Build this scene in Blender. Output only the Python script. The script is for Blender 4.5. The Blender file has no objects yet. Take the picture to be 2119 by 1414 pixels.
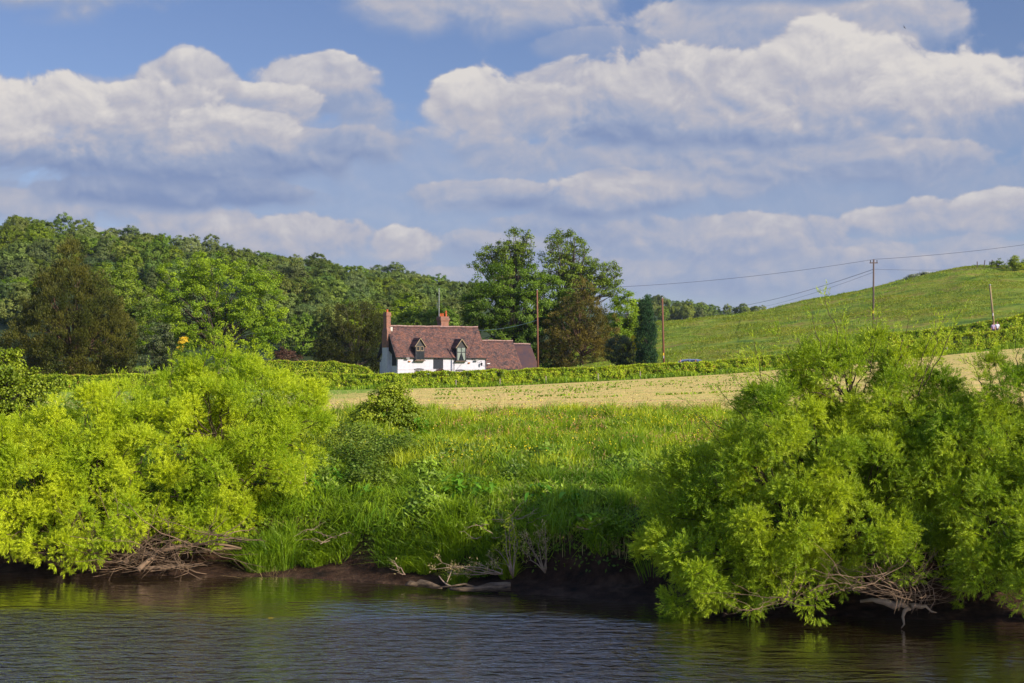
import bpy, math
import numpy as np
from mathutils import Vector

# ------------------------------------------------------------------ camera, sky, sun
sc = bpy.context.scene
F, CX, CY, CAMZ = 2943.0, 1059.5, 707.0, 5.0      # focal length in photo pixels, principal point, eye height
PITCH = math.atan(58.0 / F)
cam_d = bpy.data.cameras.new("camera"); cam = bpy.data.objects.new("camera", cam_d)
sc.collection.objects.link(cam); sc.camera = cam
cam.location = (0, 0, CAMZ); cam.rotation_euler = (math.radians(90) + PITCH, 0, 0)
cam_d.sensor_width = 36; cam_d.lens = F / 2119 * 36; cam_d.clip_end = 20000; cam_d.clip_start = 0.5
sc.view_settings.view_transform = 'Standard'; sc.view_settings.look = 'None'
sc.view_settings.exposure = 0.50; sc.view_settings.gamma = 1.0
sc.cycles.max_bounces = 6; sc.cycles.diffuse_bounces = 3; sc.cycles.glossy_bounces = 3
sc.cycles.transmission_bounces = 4; sc.cycles.transparent_max_bounces = 4
sc.cycles.use_denoising = True

SUN_AZ, SUN_EL = 126.0, 27.0      # degrees clockwise from +Y, degrees up
sl = bpy.data.lights.new("sun", 'SUN'); so = bpy.data.objects.new("sun", sl); sc.collection.objects.link(so)
a, e = math.radians(SUN_AZ), math.radians(SUN_EL)
SUN = Vector((math.sin(a) * math.cos(e), math.cos(a) * math.cos(e), math.sin(e)))
so.rotation_euler = (-SUN).to_track_quat('-Z', 'Y').to_euler()
sl.energy = 5.0; sl.angle = math.radians(0.5); sl.color = (1.0, 0.91, 0.78)


class G:
    """small helper that writes shader nodes"""
    def __init__(s, nt):
        s.nt = nt
        nt.nodes.clear()
    def n(s, t, **k):
        x = s.nt.nodes.new(t)
        for kk, v in k.items(): setattr(x, kk, v)
        return x
    def put(s, sock, v):
        if v is None: return
        if hasattr(v, 'is_output'): s.nt.links.new(v, sock)
        else:
            if isinstance(v, (tuple, list)) and len(v) == 3 and len(getattr(sock, 'default_value', (0, 0, 0))) == 4: v = (*v, 1)
            sock.default_value = v
    def m(s, op, a, b=None, c=None, clamp=False):
        x = s.n('ShaderNodeMath', operation=op); x.use_clamp = clamp
        s.put(x.inputs[0], a); s.put(x.inputs[1], b); s.put(x.inputs[2], c)
        return x.outputs[0]
    def v(s, op, a, b=None, c=None):
        x = s.n('ShaderNodeVectorMath', operation=op)
        s.put(x.inputs[0], a); s.put(x.inputs[1], b); s.put(x.inputs[2], c)
        return x.outputs['Value'] if op in ('DOT_PRODUCT', 'LENGTH') else x.outputs[0]
    def mix(s, f, a, b, blend='MIX'):
        x = s.n('ShaderNodeMix', data_type='RGBA', blend_type=blend)
        s.put(x.inputs[0], f); s.put(x.inputs[6], a); s.put(x.inputs[7], b)
        return x.outputs[2]
    def rng(s, v, a, b, c=0.0, d=1.0, smooth=False):
        x = s.n('ShaderNodeMapRange', interpolation_type='SMOOTHSTEP' if smooth else 'LINEAR')
        s.put(x.inputs[0], v); s.put(x.inputs[1], a); s.put(x.inputs[2], b); s.put(x.inputs[3], c); s.put(x.inputs[4], d)
        return x.outputs[0]
    def noise(s, vec, scale, detail=3, rough=0.5, dist=0.0, col=False, dim='3D'):
        x = s.n('ShaderNodeTexNoise', noise_dimensions=dim); s.put(x.inputs['Vector'], vec)
        x.inputs['Scale'].default_value = scale; x.inputs['Detail'].default_value = detail
        x.inputs['Roughness'].default_value = rough; x.inputs['Distortion'].default_value = dist
        return x.outputs['Color' if col else 'Fac']
    def ramp(s, f, stops):
        x = s.n('ShaderNodeValToRGB'); el = x.color_ramp.elements
        while len(el) < len(stops): el.new(0.5)
        for k, (p, c) in enumerate(stops): el[k].position = p; el[k].color = (*c, 1)
        s.put(x.inputs[0], f)
        return x.outputs[0]


world = bpy.data.worlds.new("World"); sc.world = world; world.use_nodes = True
world.cycles.sampling_method = 'MANUAL'; world.cycles.sample_map_resolution = 256
g = G(world.node_tree)
sky = g.n('ShaderNodeTexSky', sky_type='NISHITA'); sky.sun_disc = False
sky.sun_elevation = math.radians(SUN_EL); sky.sun_rotation = math.radians(SUN_AZ)
sky.altitude = 100; sky.air_density = 1.0; sky.dust_density = 0.6; sky.ozone_density = 2.0
SKY_STRENGTH = 0.1
geo = g.n('ShaderNodeTexCoord'); sep = g.n('ShaderNodeSeparateXYZ'); g.put(sep.inputs[0], geo.outputs['Generated'])
# direction -> azimuth / elevation, in hundreds of milliradian-like units
U = g.m('MULTIPLY_ADD', g.m('ARCTAN2', sep.outputs[0], sep.outputs[1]), 29.43, 10.6)
V = g.m('MULTIPLY_ADD', g.m('ARCSINE', sep.outputs[2]), -29.43, 7.65)
cmb = g.n('ShaderNodeCombineXYZ'); g.put(cmb.inputs[0], U); g.put(cmb.inputs[1], V); UV = cmb.outputs[0]
wrp = g.v('MULTIPLY_ADD', g.v('SUBTRACT', g.noise(UV, 0.5, 2, col=True, dim='2D'), (0.5, 0.5, 0.5)), (0.9, 0.7, 0), UV)


def height(vec):
    q = g.v('MULTIPLY', vec, (1.0, 1.35, 1.0))
    f1 = g.noise(q, 0.62, 10, 0.56, dim='2D')
    vo = g.n('ShaderNodeTexVoronoi', feature='SMOOTH_F1', voronoi_dimensions='2D'); g.put(vo.inputs['Vector'], q)
    vo.inputs['Scale'].default_value = 0.95; vo.inputs['Detail'].default_value = 3; vo.inputs['Smoothness'].default_value = 0.45
    vo.inputs['Roughness'].default_value = 0.45; vo.normalize = True
    return g.m('ADD', g.m('MULTIPLY', g.m('SUBTRACT', f1, 0.5), 2.3), g.m('MULTIPLY', g.m('SUBTRACT', 0.28, vo.outputs['Distance']), 1.0))


h1 = height(wrp)
h2 = height(g.v('ADD', wrp, (0.10, -0.16, 0)))
emb = g.m('SUBTRACT', h1, h2)
# clear sky
skc = g.v('MULTIPLY', sky.outputs[0], (SKY_STRENGTH,) * 3)
low = g.rng(sep.outputs[2], 0.0, 0.20, 1.0, 0.0, True)
col = g.mix(g.m('MULTIPLY', low, 0.45), g.v('MULTIPLY', g.v('MULTIPLY', skc, (0.80, 0.80, 1.0)), g.m('MULTIPLY_ADD', g.rng(sep.outputs[2], 0.24, 0.6, 0, 1, True), 2.0, 1.0)), (0.29, 0.36, 0.58))
# clouds: centre x, centre y, half width, half height, brightness, opacity   (all angles, /100)
CL = [
 (10.5, 4.4, 14.0, 1.7, .30, .55), (17.0, 2.8, 6.0, 1.8, .36, .6), (3.0, 3.2, 6.0, 1.3, .30, .5), (9.0, 5.6, 14.0, .8, .42, .5),
 (9.0, 6.0, 3.2, .55, .40, .6), (16.0, 5.8, 5.0, .6, .48, .7), (19.5, 5.5, 2.5, .5, .45, .6), (2.0, 5.4, 4.0, .7, .40, .7),
 (12.5, 5.2, 3.5, .5, .38, .6), (15.0, 4.95, 2.6, .6, .52, .85), (12.0, 4.7, 2.2, .45, .38, .7),
 (18.6, 4.75, 1.3, .5, .60, .9), (20.4, 4.65, 1.1, .55, .62, .9), (8.4, 5.15, .8, .5, .66, .9), (6.2, 5.0, 1.6, .62, .58, .95), (4.4, 4.75, 1.5, .5, .60, .9),
 (1.3, 4.5, 2.6, .5, .50, .9), (3.6, 4.15, 3.8, .42, .16, .95), (9.8, 4.15, 1.9, .45, .50, .75), (12.2, 4.25, 2.6, .35, .26, .8),
 (13.3, 3.95, 1.9, .45, .66, .95), (15.2, 3.95, .9, .35, .62, .9),
 (17.2, 3.55, 4.0, .55, .44, .85), (14.2, 3.35, 3.0, .5, .46, .8), (10.6, 3.3, 1.6, .5, .44, .7),
 (3.2, 3.5, 4.6, .55, .18, .95), (6.0, 3.15, 2.6, .5, .34, .9),
 (15.2, 2.85, 3.6, .45, .30, .95), (12.4, 2.7, 2.1, .5, .16, .95),
 (4.1, 2.05, 1.0, .75, .56, .85), (6.6, 1.75, 1.45, .55, .66, .95), (6.6, 2.25, 2.0, .42, .36, .9), (5.2, 2.5, 1.7, .65, .62, .95),
 (4.0, 2.2, 1.0, 1.0, .55, .8), (3.0, 2.85, 2.3, .85, .62, 1.0), (0.7, 2.75, 1.9, 1.0, .80, 1.0), (4.9, 2.9, 1.5, .6, .74, .9),
 (15.4, .75, 2.6, 1.15, .52, .95), (18.3, .9, 1.6, .95, .52, 1.0), (12.4, 1.1, 1.6, .4, .34, .55),
 (12.0, 2.1, 1.9, .8, .54, .95), (9.8, 2.35, 1.2, .95, .76, 1.0), (10.9, 2.6, 1.4, .9, .6, .9), (20.6, 2.3, .7, .8, .56, .9),
 (14.4, 2.05, 2.6, 1.1, .62, 1.0), (17.0, 1.95, 2.6, 1.25, .74, 1.0), (19.3, 2.3, 1.7, 1.0, .80, 1.0),
 (17.5, .1, 5.0, .35, .22, .85), (0.9, -.9, 3.7, 1.9, .52, 1.0), (0.9, -.05, 3.4, .85, .50, 1.0), (0.4, -.1, 3.0, .75, .52, 1.0), (1.6, -.1, 2.4, .7, .55, 1.0), (9.9, .1, 3.4, .95, .60, .95),
 (18.0, -7.0, 5.0, 1.4, .6, .8), (-3.0, -10.0, 6.0, 2.0, .6, .8), (26.0, -14.0, 8.0, 3.0, .6, .8), (40.0, -12.0, 12.0, 5.0, .4, .8), (-25.0, -12.0, 12.0, 5.0, .4, .8), (-8.0, -2.0, 6.0, 2.0, .5, .8), (30.0, 0.0, 5.0, 2.0, .5, .9), (-6.0, 4.0, 6.0, 1.2, .5, .9), (9.0, -13.0, 9.0, 2.0, .5, .7),  # unseen clouds outside the view, added for water reflections and fill light
]
hh = g.m('MULTIPLY', h1, 0.80)
em = g.m('MULTIPLY', emb, 0.50)
shade, clear = 0.4, 1.0
for (cx, cy, rx, ry, br, op) in CL:
    # the tiny share of the shade below makes the clouds evaluate one after the other (shader stack)
    uvk = g.v('MULTIPLY_ADD', shade, (1e-6, 1e-6, 0), UV) if shade != 0.4 else UV
    d = g.v('MULTIPLY', g.v('SUBTRACT', uvk, (cx, cy, 0)), (1 / rx, 1 / ry, 0))
    s2 = g.n('ShaderNodeSeparateXYZ'); g.put(s2.inputs[0], d)
    mm = g.m('ADD', g.m('SUBTRACT', 1.08, g.v('DOT_PRODUCT', d, d)), hh)
    soft = g.m('MULTIPLY_ADD', g.m('MAXIMUM', g.m('ADD', s2.outputs[1], 0.3), 0.0), 0.95, 0.30)
    al = g.m('MULTIPLY', g.rng(mm, 0.0, soft, 0, 1, True), op)
    sh = g.m('ADD', g.m('MULTIPLY_ADD', s2.outputs[1], -0.26, br - 0.02), em, clamp=True)
    inv = g.m('SUBTRACT', 1.0, al)
    shade = g.m('ADD', g.m('MULTIPLY', sh, al), g.m('MULTIPLY', shade, inv)); clear = g.m('MULTIPLY', clear, inv)
cc = g.ramp(shade, [(0.0, (0.205, 0.275, 0.46)), (0.35, (0.31, 0.365, 0.51)), (0.65, (0.465, 0.46, 0.52)), (1.0, (0.69, 0.655, 0.63))])
col = g.mix(clear, cc, col)
bg = g.n('ShaderNodeBackground'); g.put(bg.inputs[0], g.v('MULTIPLY', col, (0.74,) * 3)); bg.inputs[1].default_value = 1.0
wo = g.n('ShaderNodeOutputWorld'); g.put(wo.inputs[0], bg.outputs[0])

# ------------------------------------------------------------------ helpers
RNG = np.random.default_rng(7)


def P(px, py, D):
    u = (px - CX) / F; v = (CY - py) / F
    cp, sp = math.cos(PITCH), math.sin(PITCH)
    y = cp - sp * v; z = sp + cp * v; k = D / y
    return np.array((u * k, D, CAMZ + z * k))


def Zpx(py, D):
    return P(CX, py, D)[2]


def ppm(D): return F / D


_tab = np.random.default_rng(3).random((256, 256))


def vnoise(x, y):
    x = np.asarray(x, float); y = np.asarray(y, float)
    xi = np.floor(x).astype(int); yi = np.floor(y).astype(int); fx = x - xi; fy = y - yi
    fx = fx * fx * (3 - 2 * fx); fy = fy * fy * (3 - 2 * fy)
    t = lambda a, b: _tab[a & 255, b & 255]
    return (t(xi, yi) * (1 - fx) + t(xi + 1, yi) * fx) * (1 - fy) + (t(xi, yi + 1) * (1 - fx) + t(xi + 1, yi + 1) * fx) * fy


def fbm(x, y, o=4):
    s = 0; a = 0.5
    for k in range(o):
        s = s + a * (vnoise(x * 2 ** k + 17 * k, y * 2 ** k + 31 * k) - 0.5); a *= 0.5
    return s


def link(o, parent=None):
    sc.collection.objects.link(o)
    if parent is not None: o.parent = parent
    return o


def tag(o, label=None, cat=None, group=None, kind=None):
    if label: o['label'] = label
    if cat: o['category'] = cat
    if group: o['group'] = group
    if kind: o['kind'] = kind
    return o


def empty(name, loc, rz=0.0, label=None, cat=None, group=None):
    o = bpy.data.objects.new(name, None); o.empty_display_size = 0.3
    o.location = [float(c) for c in loc]; o.rotation_euler = (0, 0, rz)
    link(o); tag(o, label, cat, group)
    return o


def make_mesh(name, V_, Q=None, T=None, mat=None, smooth=False):
    """fast mesh from arrays of quads and / or triangles"""
    me = bpy.data.meshes.new(name); V_ = np.asarray(V_, np.float32)
    me.vertices.add(len(V_)); me.vertices.foreach_set('co', V_.ravel())
    parts = []; starts = []; tot = []
    if Q is not None and len(Q):
        Q = np.asarray(Q, np.int32); parts.append(Q.ravel()); tot.append(np.full(len(Q), 4, np.int32))
    if T is not None and len(T):
        T = np.asarray(T, np.int32); parts.append(T.ravel()); tot.append(np.full(len(T), 3, np.int32))
    li = np.concatenate(parts); tt = np.concatenate(tot)
    st = np.concatenate(([0], np.cumsum(tt)[:-1])).astype(np.int32)
    me.loops.add(len(li)); me.loops.foreach_set('vertex_index', li)
    me.polygons.add(len(tt)); me.polygons.foreach_set('loop_start', st)
    me.polygons.foreach_set('loop_total', tt)
    me.polygons.foreach_set('use_smooth', np.full(len(tt), smooth))
    me.update(calc_edges=True); me.validate()
    if mat is not None:
        for m_ in (mat if isinstance(mat, (list, tuple)) else [mat]): me.materials.append(m_)
    return me


def obj(name, V_, Q=None, T=None, mat=None, parent=None, smooth=False, origin=None):
    V_ = np.asarray(V_, np.float64)
    if origin is not None: V_ = V_ - np.asarray(origin)
    o = bpy.data.objects.new(name, make_mesh(name, V_, Q, T, mat, smooth))
    if origin is not None: o.location = [float(c) for c in origin]
    return link(o, parent)


class MB:
    """collects boxes, tubes and prisms and links them as ONE mesh"""
    def __init__(s): s.V = []; s.Q = []; s.T = []; s.k = 0
    def add(s, V_, Q=None, T=None):
        V_ = np.asarray(V_, float)
        if Q is not None and len(Q): s.Q.append(np.asarray(Q) + s.k)
        if T is not None and len(T): s.T.append(np.asarray(T) + s.k)
        s.V.append(V_); s.k += len(V_)
        return s
    def box(s, x0, x1, y0, y1, z0, z1):
        v = [(x, y, z) for x in (x0, x1) for y in (y0, y1) for z in (z0, z1)]
        return s.add(v, [(0, 1, 3, 2), (4, 6, 7, 5), (0, 4, 5, 1), (2, 3, 7, 6), (0, 2, 6, 4), (1, 5, 7, 3)])
    def hexa(s, v):   # 4 bottom + 4 top corners, both counter-clockwise
        return s.add(v, [(3, 2, 1, 0), (4, 5, 6, 7), (0, 1, 5, 4), (1, 2, 6, 5), (2, 3, 7, 6), (3, 0, 4, 7)])
    def prism(s, poly, axis, a0, a1):
        """poly: list of 2D points; extruded along axis 'x','y','z' """
        n = len(poly); v = []
        for a_ in (a0, a1):
            for p, q in poly:
                v.append({'x': (a_, p, q), 'y': (p, a_, q), 'z': (p, q, a_)}[axis])
        Q = [(k, (k + 1) % n, n + (k + 1) % n, n + k) for k in range(n)]
        c0 = len(v); v.append(tuple(np.mean(v[:n], 0))); v.append(tuple(np.mean(v[n:2 * n], 0)))
        T = [(c0, (k + 1) % n, k) for k in range(n)] + [(c0 + 1, n + k, n + (k + 1) % n) for k in range(n)]
        return s.add(v, Q, T)
    def tube(s, pts, rad, sides=6, cap=True):
        V_, Q, T = tube_arrays(pts, rad, sides, cap)
        return s.add(V_, Q, T)
    def cyl(s, x, y, z0, z1, r0, r1=None, sides=12):
        return s.tube([(x, y, z0), (x, y, z1)], [r0, r1 if r1 is not None else r0], sides)
    def ball(s, c, r, n=8):
        c = np.array(c, float); r = np.array(r if hasattr(r, '__len__') else (r, r, r), float)
        v = []; Q = []
        for i in range(n + 1):
            th = math.pi * i / n
            for j in range(n * 2):
                ph = math.pi * j / n
                v.append(c + r * np.array((math.sin(th) * math.cos(ph), math.sin(th) * math.sin(ph), math.cos(th))))
        for i in range(n):
            for j in range(2 * n):
                a_, b_ = i * 2 * n + j, i * 2 * n + (j + 1) % (2 * n)
                Q.append((a_, a_ + 2 * n, b_ + 2 * n, b_))
        return s.add(v, Q)
    def build(s, name, mat, parent=None, smooth=False, origin=None):
        return obj(name, np.concatenate(s.V), np.concatenate(s.Q) if s.Q else None, np.concatenate(s.T) if s.T else None, mat, parent, smooth, origin)


def tube_arrays(pts, rad, sides=5, cap=True):
    pts = np.asarray(pts, float); n = len(pts); rad = np.asarray(rad, float) * np.ones(n)
    t = np.gradient(pts, axis=0); t /= np.linalg.norm(t, axis=1)[:, None] + 1e-9
    ref = np.array((0.0, 0, 1)) if abs(t[0, 2]) < 0.9 else np.array((1.0, 0, 0))
    u = np.cross(t, ref); u /= np.linalg.norm(u, axis=1)[:, None] + 1e-9
    w = np.cross(t, u)
    ph = np.arange(sides) * 2 * math.pi / sides
    V_ = (pts[:, None, :] + rad[:, None, None] * (u[:, None, :] * np.cos(ph)[None, :, None] + w[:, None, :] * np.sin(ph)[None, :, None])).reshape(-1, 3)
    i = np.arange(n - 1)[:, None]; j = np.arange(sides)[None, :]
    Q = np.stack([i * sides + j, i * sides + (j + 1) % sides, (i + 1) * sides + (j + 1) % sides, (i + 1) * sides + j], -1).reshape(-1, 4)
    T = None
    if cap:
        V_ = np.concatenate([V_, pts[:1], pts[-1:]]); c0 = n * sides; jj = np.arange(sides)
        T = np.concatenate([np.stack([np.full(sides, c0), (jj + 1) % sides, jj], -1), np.stack([np.full(sides, c0 + 1), (n - 1) * sides + jj, (n - 1) * sides + (jj + 1) % sides], -1)])
    return V_, Q, T


def unit(a_): return a_ / (np.linalg.norm(a_, axis=-1, keepdims=True) + 1e-9)


def rdir(r, n): return unit(r.normal(size=(n, 3)))


def leaf_quads(c, d, nrm, L, W):
    """one folded diamond leaf per row: base point c, direction d, facing nrm"""
    n = len(c); s_ = unit(np.cross(d, nrm)); L = (np.ones(n) * L)[:, None]; W = (np.ones(n) * W)[:, None]
    nn = unit(np.cross(s_, d))
    a_ = c; b_ = c + d * L * 0.45 + s_ * W * 0.5 - nn * W * 0.12
    e_ = c + d * L; f_ = c + d * L * 0.45 - s_ * W * 0.5 - nn * W * 0.12
    V_ = np.stack([a_, b_, e_, f_], 1).reshape(-1, 3)
    return V_, np.arange(4 * n).reshape(-1, 4)


# ------------------------------------------------------------------ materials
MATS = {}


def mat_new(name):
    m_ = bpy.data.materials.new(name); m_.use_nodes = True
    MATS[name] = m_
    return m_, G(m_.node_tree)


def leaf_mat(name, c1, c2, trans=0.35, tcol=None, var=0.35, objvar=0.0, nscale=0.6, gloss=0.02, tip=None):
    m_, g = mat_new(name)
    ge = g.n('ShaderNodeNewGeometry'); oi = g.n('ShaderNodeObjectInfo')
    isl = ge.outputs['Random Per Island']
    nz = g.noise(ge.outputs['Position'], nscale, 2)
    f = g.m('MULTIPLY_ADD', g.m('SUBTRACT', nz, 0.5), 2.4, g.m('MULTIPLY_ADD', isl, 0.6, 0.2), clamp=True)
    c = g.mix(f, c1, c2)
    if tip:
        c = g.mix(g.m('GREATER_THAN', isl, 1 - tip[0]), c, tip[1])
    v_ = g.m('MULTIPLY_ADD', g.m('FRACT', g.m('MULTIPLY', isl, 17.3)), var * 2, 1 - var)
    if objvar:
        v_ = g.m('MULTIPLY', v_, g.m('MULTIPLY_ADD', g.m('FRACT', g.m('MULTIPLY', oi.outputs['Random'], 7.1)), objvar, 1 - objvar * 0.5))
        hs = g.n('ShaderNodeHueSaturation'); g.put(hs.inputs['Hue'], g.m('MULTIPLY_ADD', oi.outputs['Random'], -0.045, 0.512)); g.put(hs.inputs['Color'], c)
        g.put(hs.inputs['Saturation'], g.m('MULTIPLY_ADD', g.m('FRACT', g.m('MULTIPLY', oi.outputs['Random'], 3.7)), 0.3, 0.8))
        c = hs.outputs[0]
    c = g.v('MULTIPLY', c, v_)
    df = g.n('ShaderNodeBsdfDiffuse'); g.put(df.inputs[0], c)
    tr = g.n('ShaderNodeBsdfTranslucent'); g.put(tr.inputs[0], g.v('MULTIPLY', c, tcol or (1.25, 1.15, 0.5)))
    mx = g.n('ShaderNodeMixShader'); mx.inputs[0].default_value = trans
    g.put(mx.inputs[1], df.outputs[0]); g.put(mx.inputs[2], tr.outputs[0])
    gl = g.n('ShaderNodeBsdfGlossy'); gl.inputs['Roughness'].default_value = 0.5; gl.inputs[0].default_value = (1, 0.95, 0.7, 1)
    m2 = g.n('ShaderNodeMixShader'); m2.inputs[0].default_value = gloss
    g.put(m2.inputs[1], mx.outputs[0]); g.put(m2.inputs[2], gl.outputs[0])
    o = g.n('ShaderNodeOutputMaterial'); g.put(o.inputs[0], m2.outputs[0])
    return m_


def solid(name, c, rough=0.8, c2=None, scale=3.0, bump=0.0, detail=5, metal=0.0, coord='Object', stretch=(1, 1, 1), spec=0.3, coat=0.0):
    m_, g = mat_new(name)
    tc = g.n('ShaderNodeTexCoord'); p = g.v('MULTIPLY', tc.outputs[coord], stretch)
    nz = g.noise(p, scale, detail, 0.6)
    b = g.n('ShaderNodeBsdfPrincipled')
    cc = g.mix(g.rng(nz, 0.33, 0.67), c, c2 if c2 else tuple(x * 0.8 for x in c))
    g.put(b.inputs['Base Color'], cc); b.inputs['Roughness'].default_value = rough; b.inputs['Metallic'].default_value = metal
    b.inputs['Specular IOR Level'].default_value = spec; b.inputs['Coat Weight'].default_value = coat
    if bump:
        bp = g.n('ShaderNodeBump'); bp.inputs['Strength'].default_value = bump; bp.inputs['Distance'].default_value = 0.05
        g.put(bp.inputs['Height'], nz); g.put(b.inputs['Normal'], bp.outputs[0])
    o = g.n('ShaderNodeOutputMaterial'); g.put(o.inputs[0], b.outputs[0])
    return m_


BARK = solid('bark', (0.10, 0.075, 0.05), 0.9, (0.05, 0.04, 0.03), 6, 0.6, stretch=(1, 1, 0.25))
TWIG = solid('pale_twig', (0.33, 0.24, 0.15), 0.8, (0.20, 0.13, 0.08), 5)
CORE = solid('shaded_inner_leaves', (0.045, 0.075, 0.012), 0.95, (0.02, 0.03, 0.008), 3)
TWIG2 = solid('brown_twig', (0.22, 0.14, 0.08), 0.85, (0.11, 0.07, 0.04), 5)
TWIG_DK = solid('dark_twig', (0.10, 0.065, 0.035), 0.9, (0.05, 0.035, 0.02), 5)
REDTWIG = solid('yew_twig', (0.15, 0.085, 0.045), 0.9, (0.08, 0.05, 0.03), 5)
WILLOW_L = leaf_mat('willow_leaf_yellow', (0.24, 0.37, 0.008), (0.57, 0.64, 0.018), 0.36, var=0.22, nscale=0.7, gloss=0.025)
WILLOW_R = leaf_mat('willow_leaf_green', (0.14, 0.26, 0.008), (0.43, 0.52, 0.018), 0.36, var=0.28, nscale=0.7, gloss=0.025)
HAWTHORN = leaf_mat('alder_leaf', (0.11, 0.18, 0.008), (0.34, 0.40, 0.018), 0.34, var=0.3, gloss=0.025)
OAK = leaf_mat('sycamore_leaf', (0.05, 0.105, 0.006), (0.16, 0.26, 0.010), 0.32, var=0.3, nscale=0.25)
ASH = leaf_mat('ash_leaf', (0.08, 0.14, 0.010), (0.21, 0.28, 0.016), 0.35, var=0.3, nscale=0.3)
MAPLE = leaf_mat('fresh_leaf', (0.12, 0.22, 0.006), (0.31, 0.42, 0.012), 0.38, var=0.25, nscale=0.25)
YEW = leaf_mat('yew_leaf', (0.030, 0.043, 0.005), (0.110, 0.102, 0.012), 0.12, var=0.35, nscale=0.25)
DARKEV = leaf_mat('dark_evergreen_leaf', (0.020, 0.032, 0.005), (0.070, 0.072, 0.008), 0.1, var=0.35, nscale=0.25)
YEW2 = leaf_mat('cypress_leaf_brown', (0.060, 0.065, 0.010), (0.20, 0.145, 0.022), 0.16, var=0.35, nscale=0.25)
HOLLY = leaf_mat('holly_leaf', (0.025, 0.045, 0.010), (0.085, 0.105, 0.018), 0.12, var=0.4, nscale=0.4, gloss=0.05)
CYPRESS = leaf_mat('cypress_leaf_dark', (0.012, 0.040, 0.016), (0.035, 0.085, 0.028), 0.1, var=0.4, nscale=0.4)
WOOD = leaf_mat('woodland_leaf', (0.080, 0.145, 0.014), (0.165, 0.235, 0.022), 0.3, var=0.14, objvar=0.6, nscale=0.12)
HEDGE = leaf_mat('hedge_leaf', (0.17, 0.28, 0.008), (0.48, 0.56, 0.016), 0.35, var=0.4, nscale=0.9, tip=(0.04, (0.38, 0.22, 0.05)))
HEDGETIP = leaf_mat('hedge_tip', (0.30, 0.20, 0.035), (0.36, 0.34, 0.03), 0.3, var=0.3)
REDLEAF = leaf_mat('purple_leaf', (0.05, 0.025, 0.015), (0.11, 0.05, 0.03), 0.15)
GOLD = leaf_mat('golden_flower', (0.75, 0.50, 0.02), (0.8, 0.6, 0.04), 0.3, tcol=(1, 1, 1))
BLOSSOM = leaf_mat('white_blossom', (0.10, 0.14, 0.03), (0.55, 0.55, 0.42), 0.3, tcol=(1, 1, 1))
BUTTER = leaf_mat('buttercup_petal', (0.85, 0.62, 0.01), (0.9, 0.7, 0.02), 0.2, tcol=(1, 1, 1))
SORREL = leaf_mat('sorrel_seed', (0.32, 0.13, 0.045), (0.42, 0.26, 0.09), 0.2, tcol=(1, 1, 1))
GRASS = leaf_mat('long_grass', (0.13, 0.25, 0.008), (0.50, 0.55, 0.020), 0.42, var=0.28, nscale=0.55, gloss=0.025)
GRASS_D = leaf_mat('lush_grass', (0.085, 0.19, 0.006), (0.30, 0.42, 0.012), 0.36, var=0.3, nscale=0.6, gloss=0.025)
GRASS_H = leaf_mat('hill_grass', (0.10, 0.17, 0.010), (0.27, 0.28, 0.022), 0.3, var=0.2, nscale=0.12)
STRAW = leaf_mat('dry_grass', (0.42, 0.32, 0.12), (0.56, 0.43, 0.18), 0.3, tcol=(1, 1, 1))
NETTLE = leaf_mat('nettle_leaf', (0.045, 0.10, 0.008), (0.17, 0.23, 0.022), 0.25, var=0.35, nscale=0.8)
DOCK = leaf_mat('dock_leaf', (0.08, 0.23, 0.012), (0.19, 0.38, 0.025), 0.35, var=0.2, nscale=0.8, gloss=0.025)

# ------------------------------------------------------------------ terrain
SHORE = np.array([(-2500, 37), (-800, 35.6), (0, 34.9), (600, 34.3), (850, 33.2), (1060, 32.0), (1300, 30.6), (1600, 29.2), (2119, 28.2), (3600, 27.5), (6000, 27)], float)
BANK_T = [-40, -3, -1, 0, .5, 1.15, 1.45, 1.75, 2.6, 5, 9, 14, 20, 26]
BANK_Z = [-3, -.9, -.35, 0, .09, .22, .75, 1.22, 1.55, 1.98, 2.4, 2.8, 3.05, 3.1]


def rowz(tbl, D):
    return [p for p, _ in tbl], [Zpx(y, D) for _, y in tbl]


def const(z): return ([0, 1], [z, z])


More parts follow.
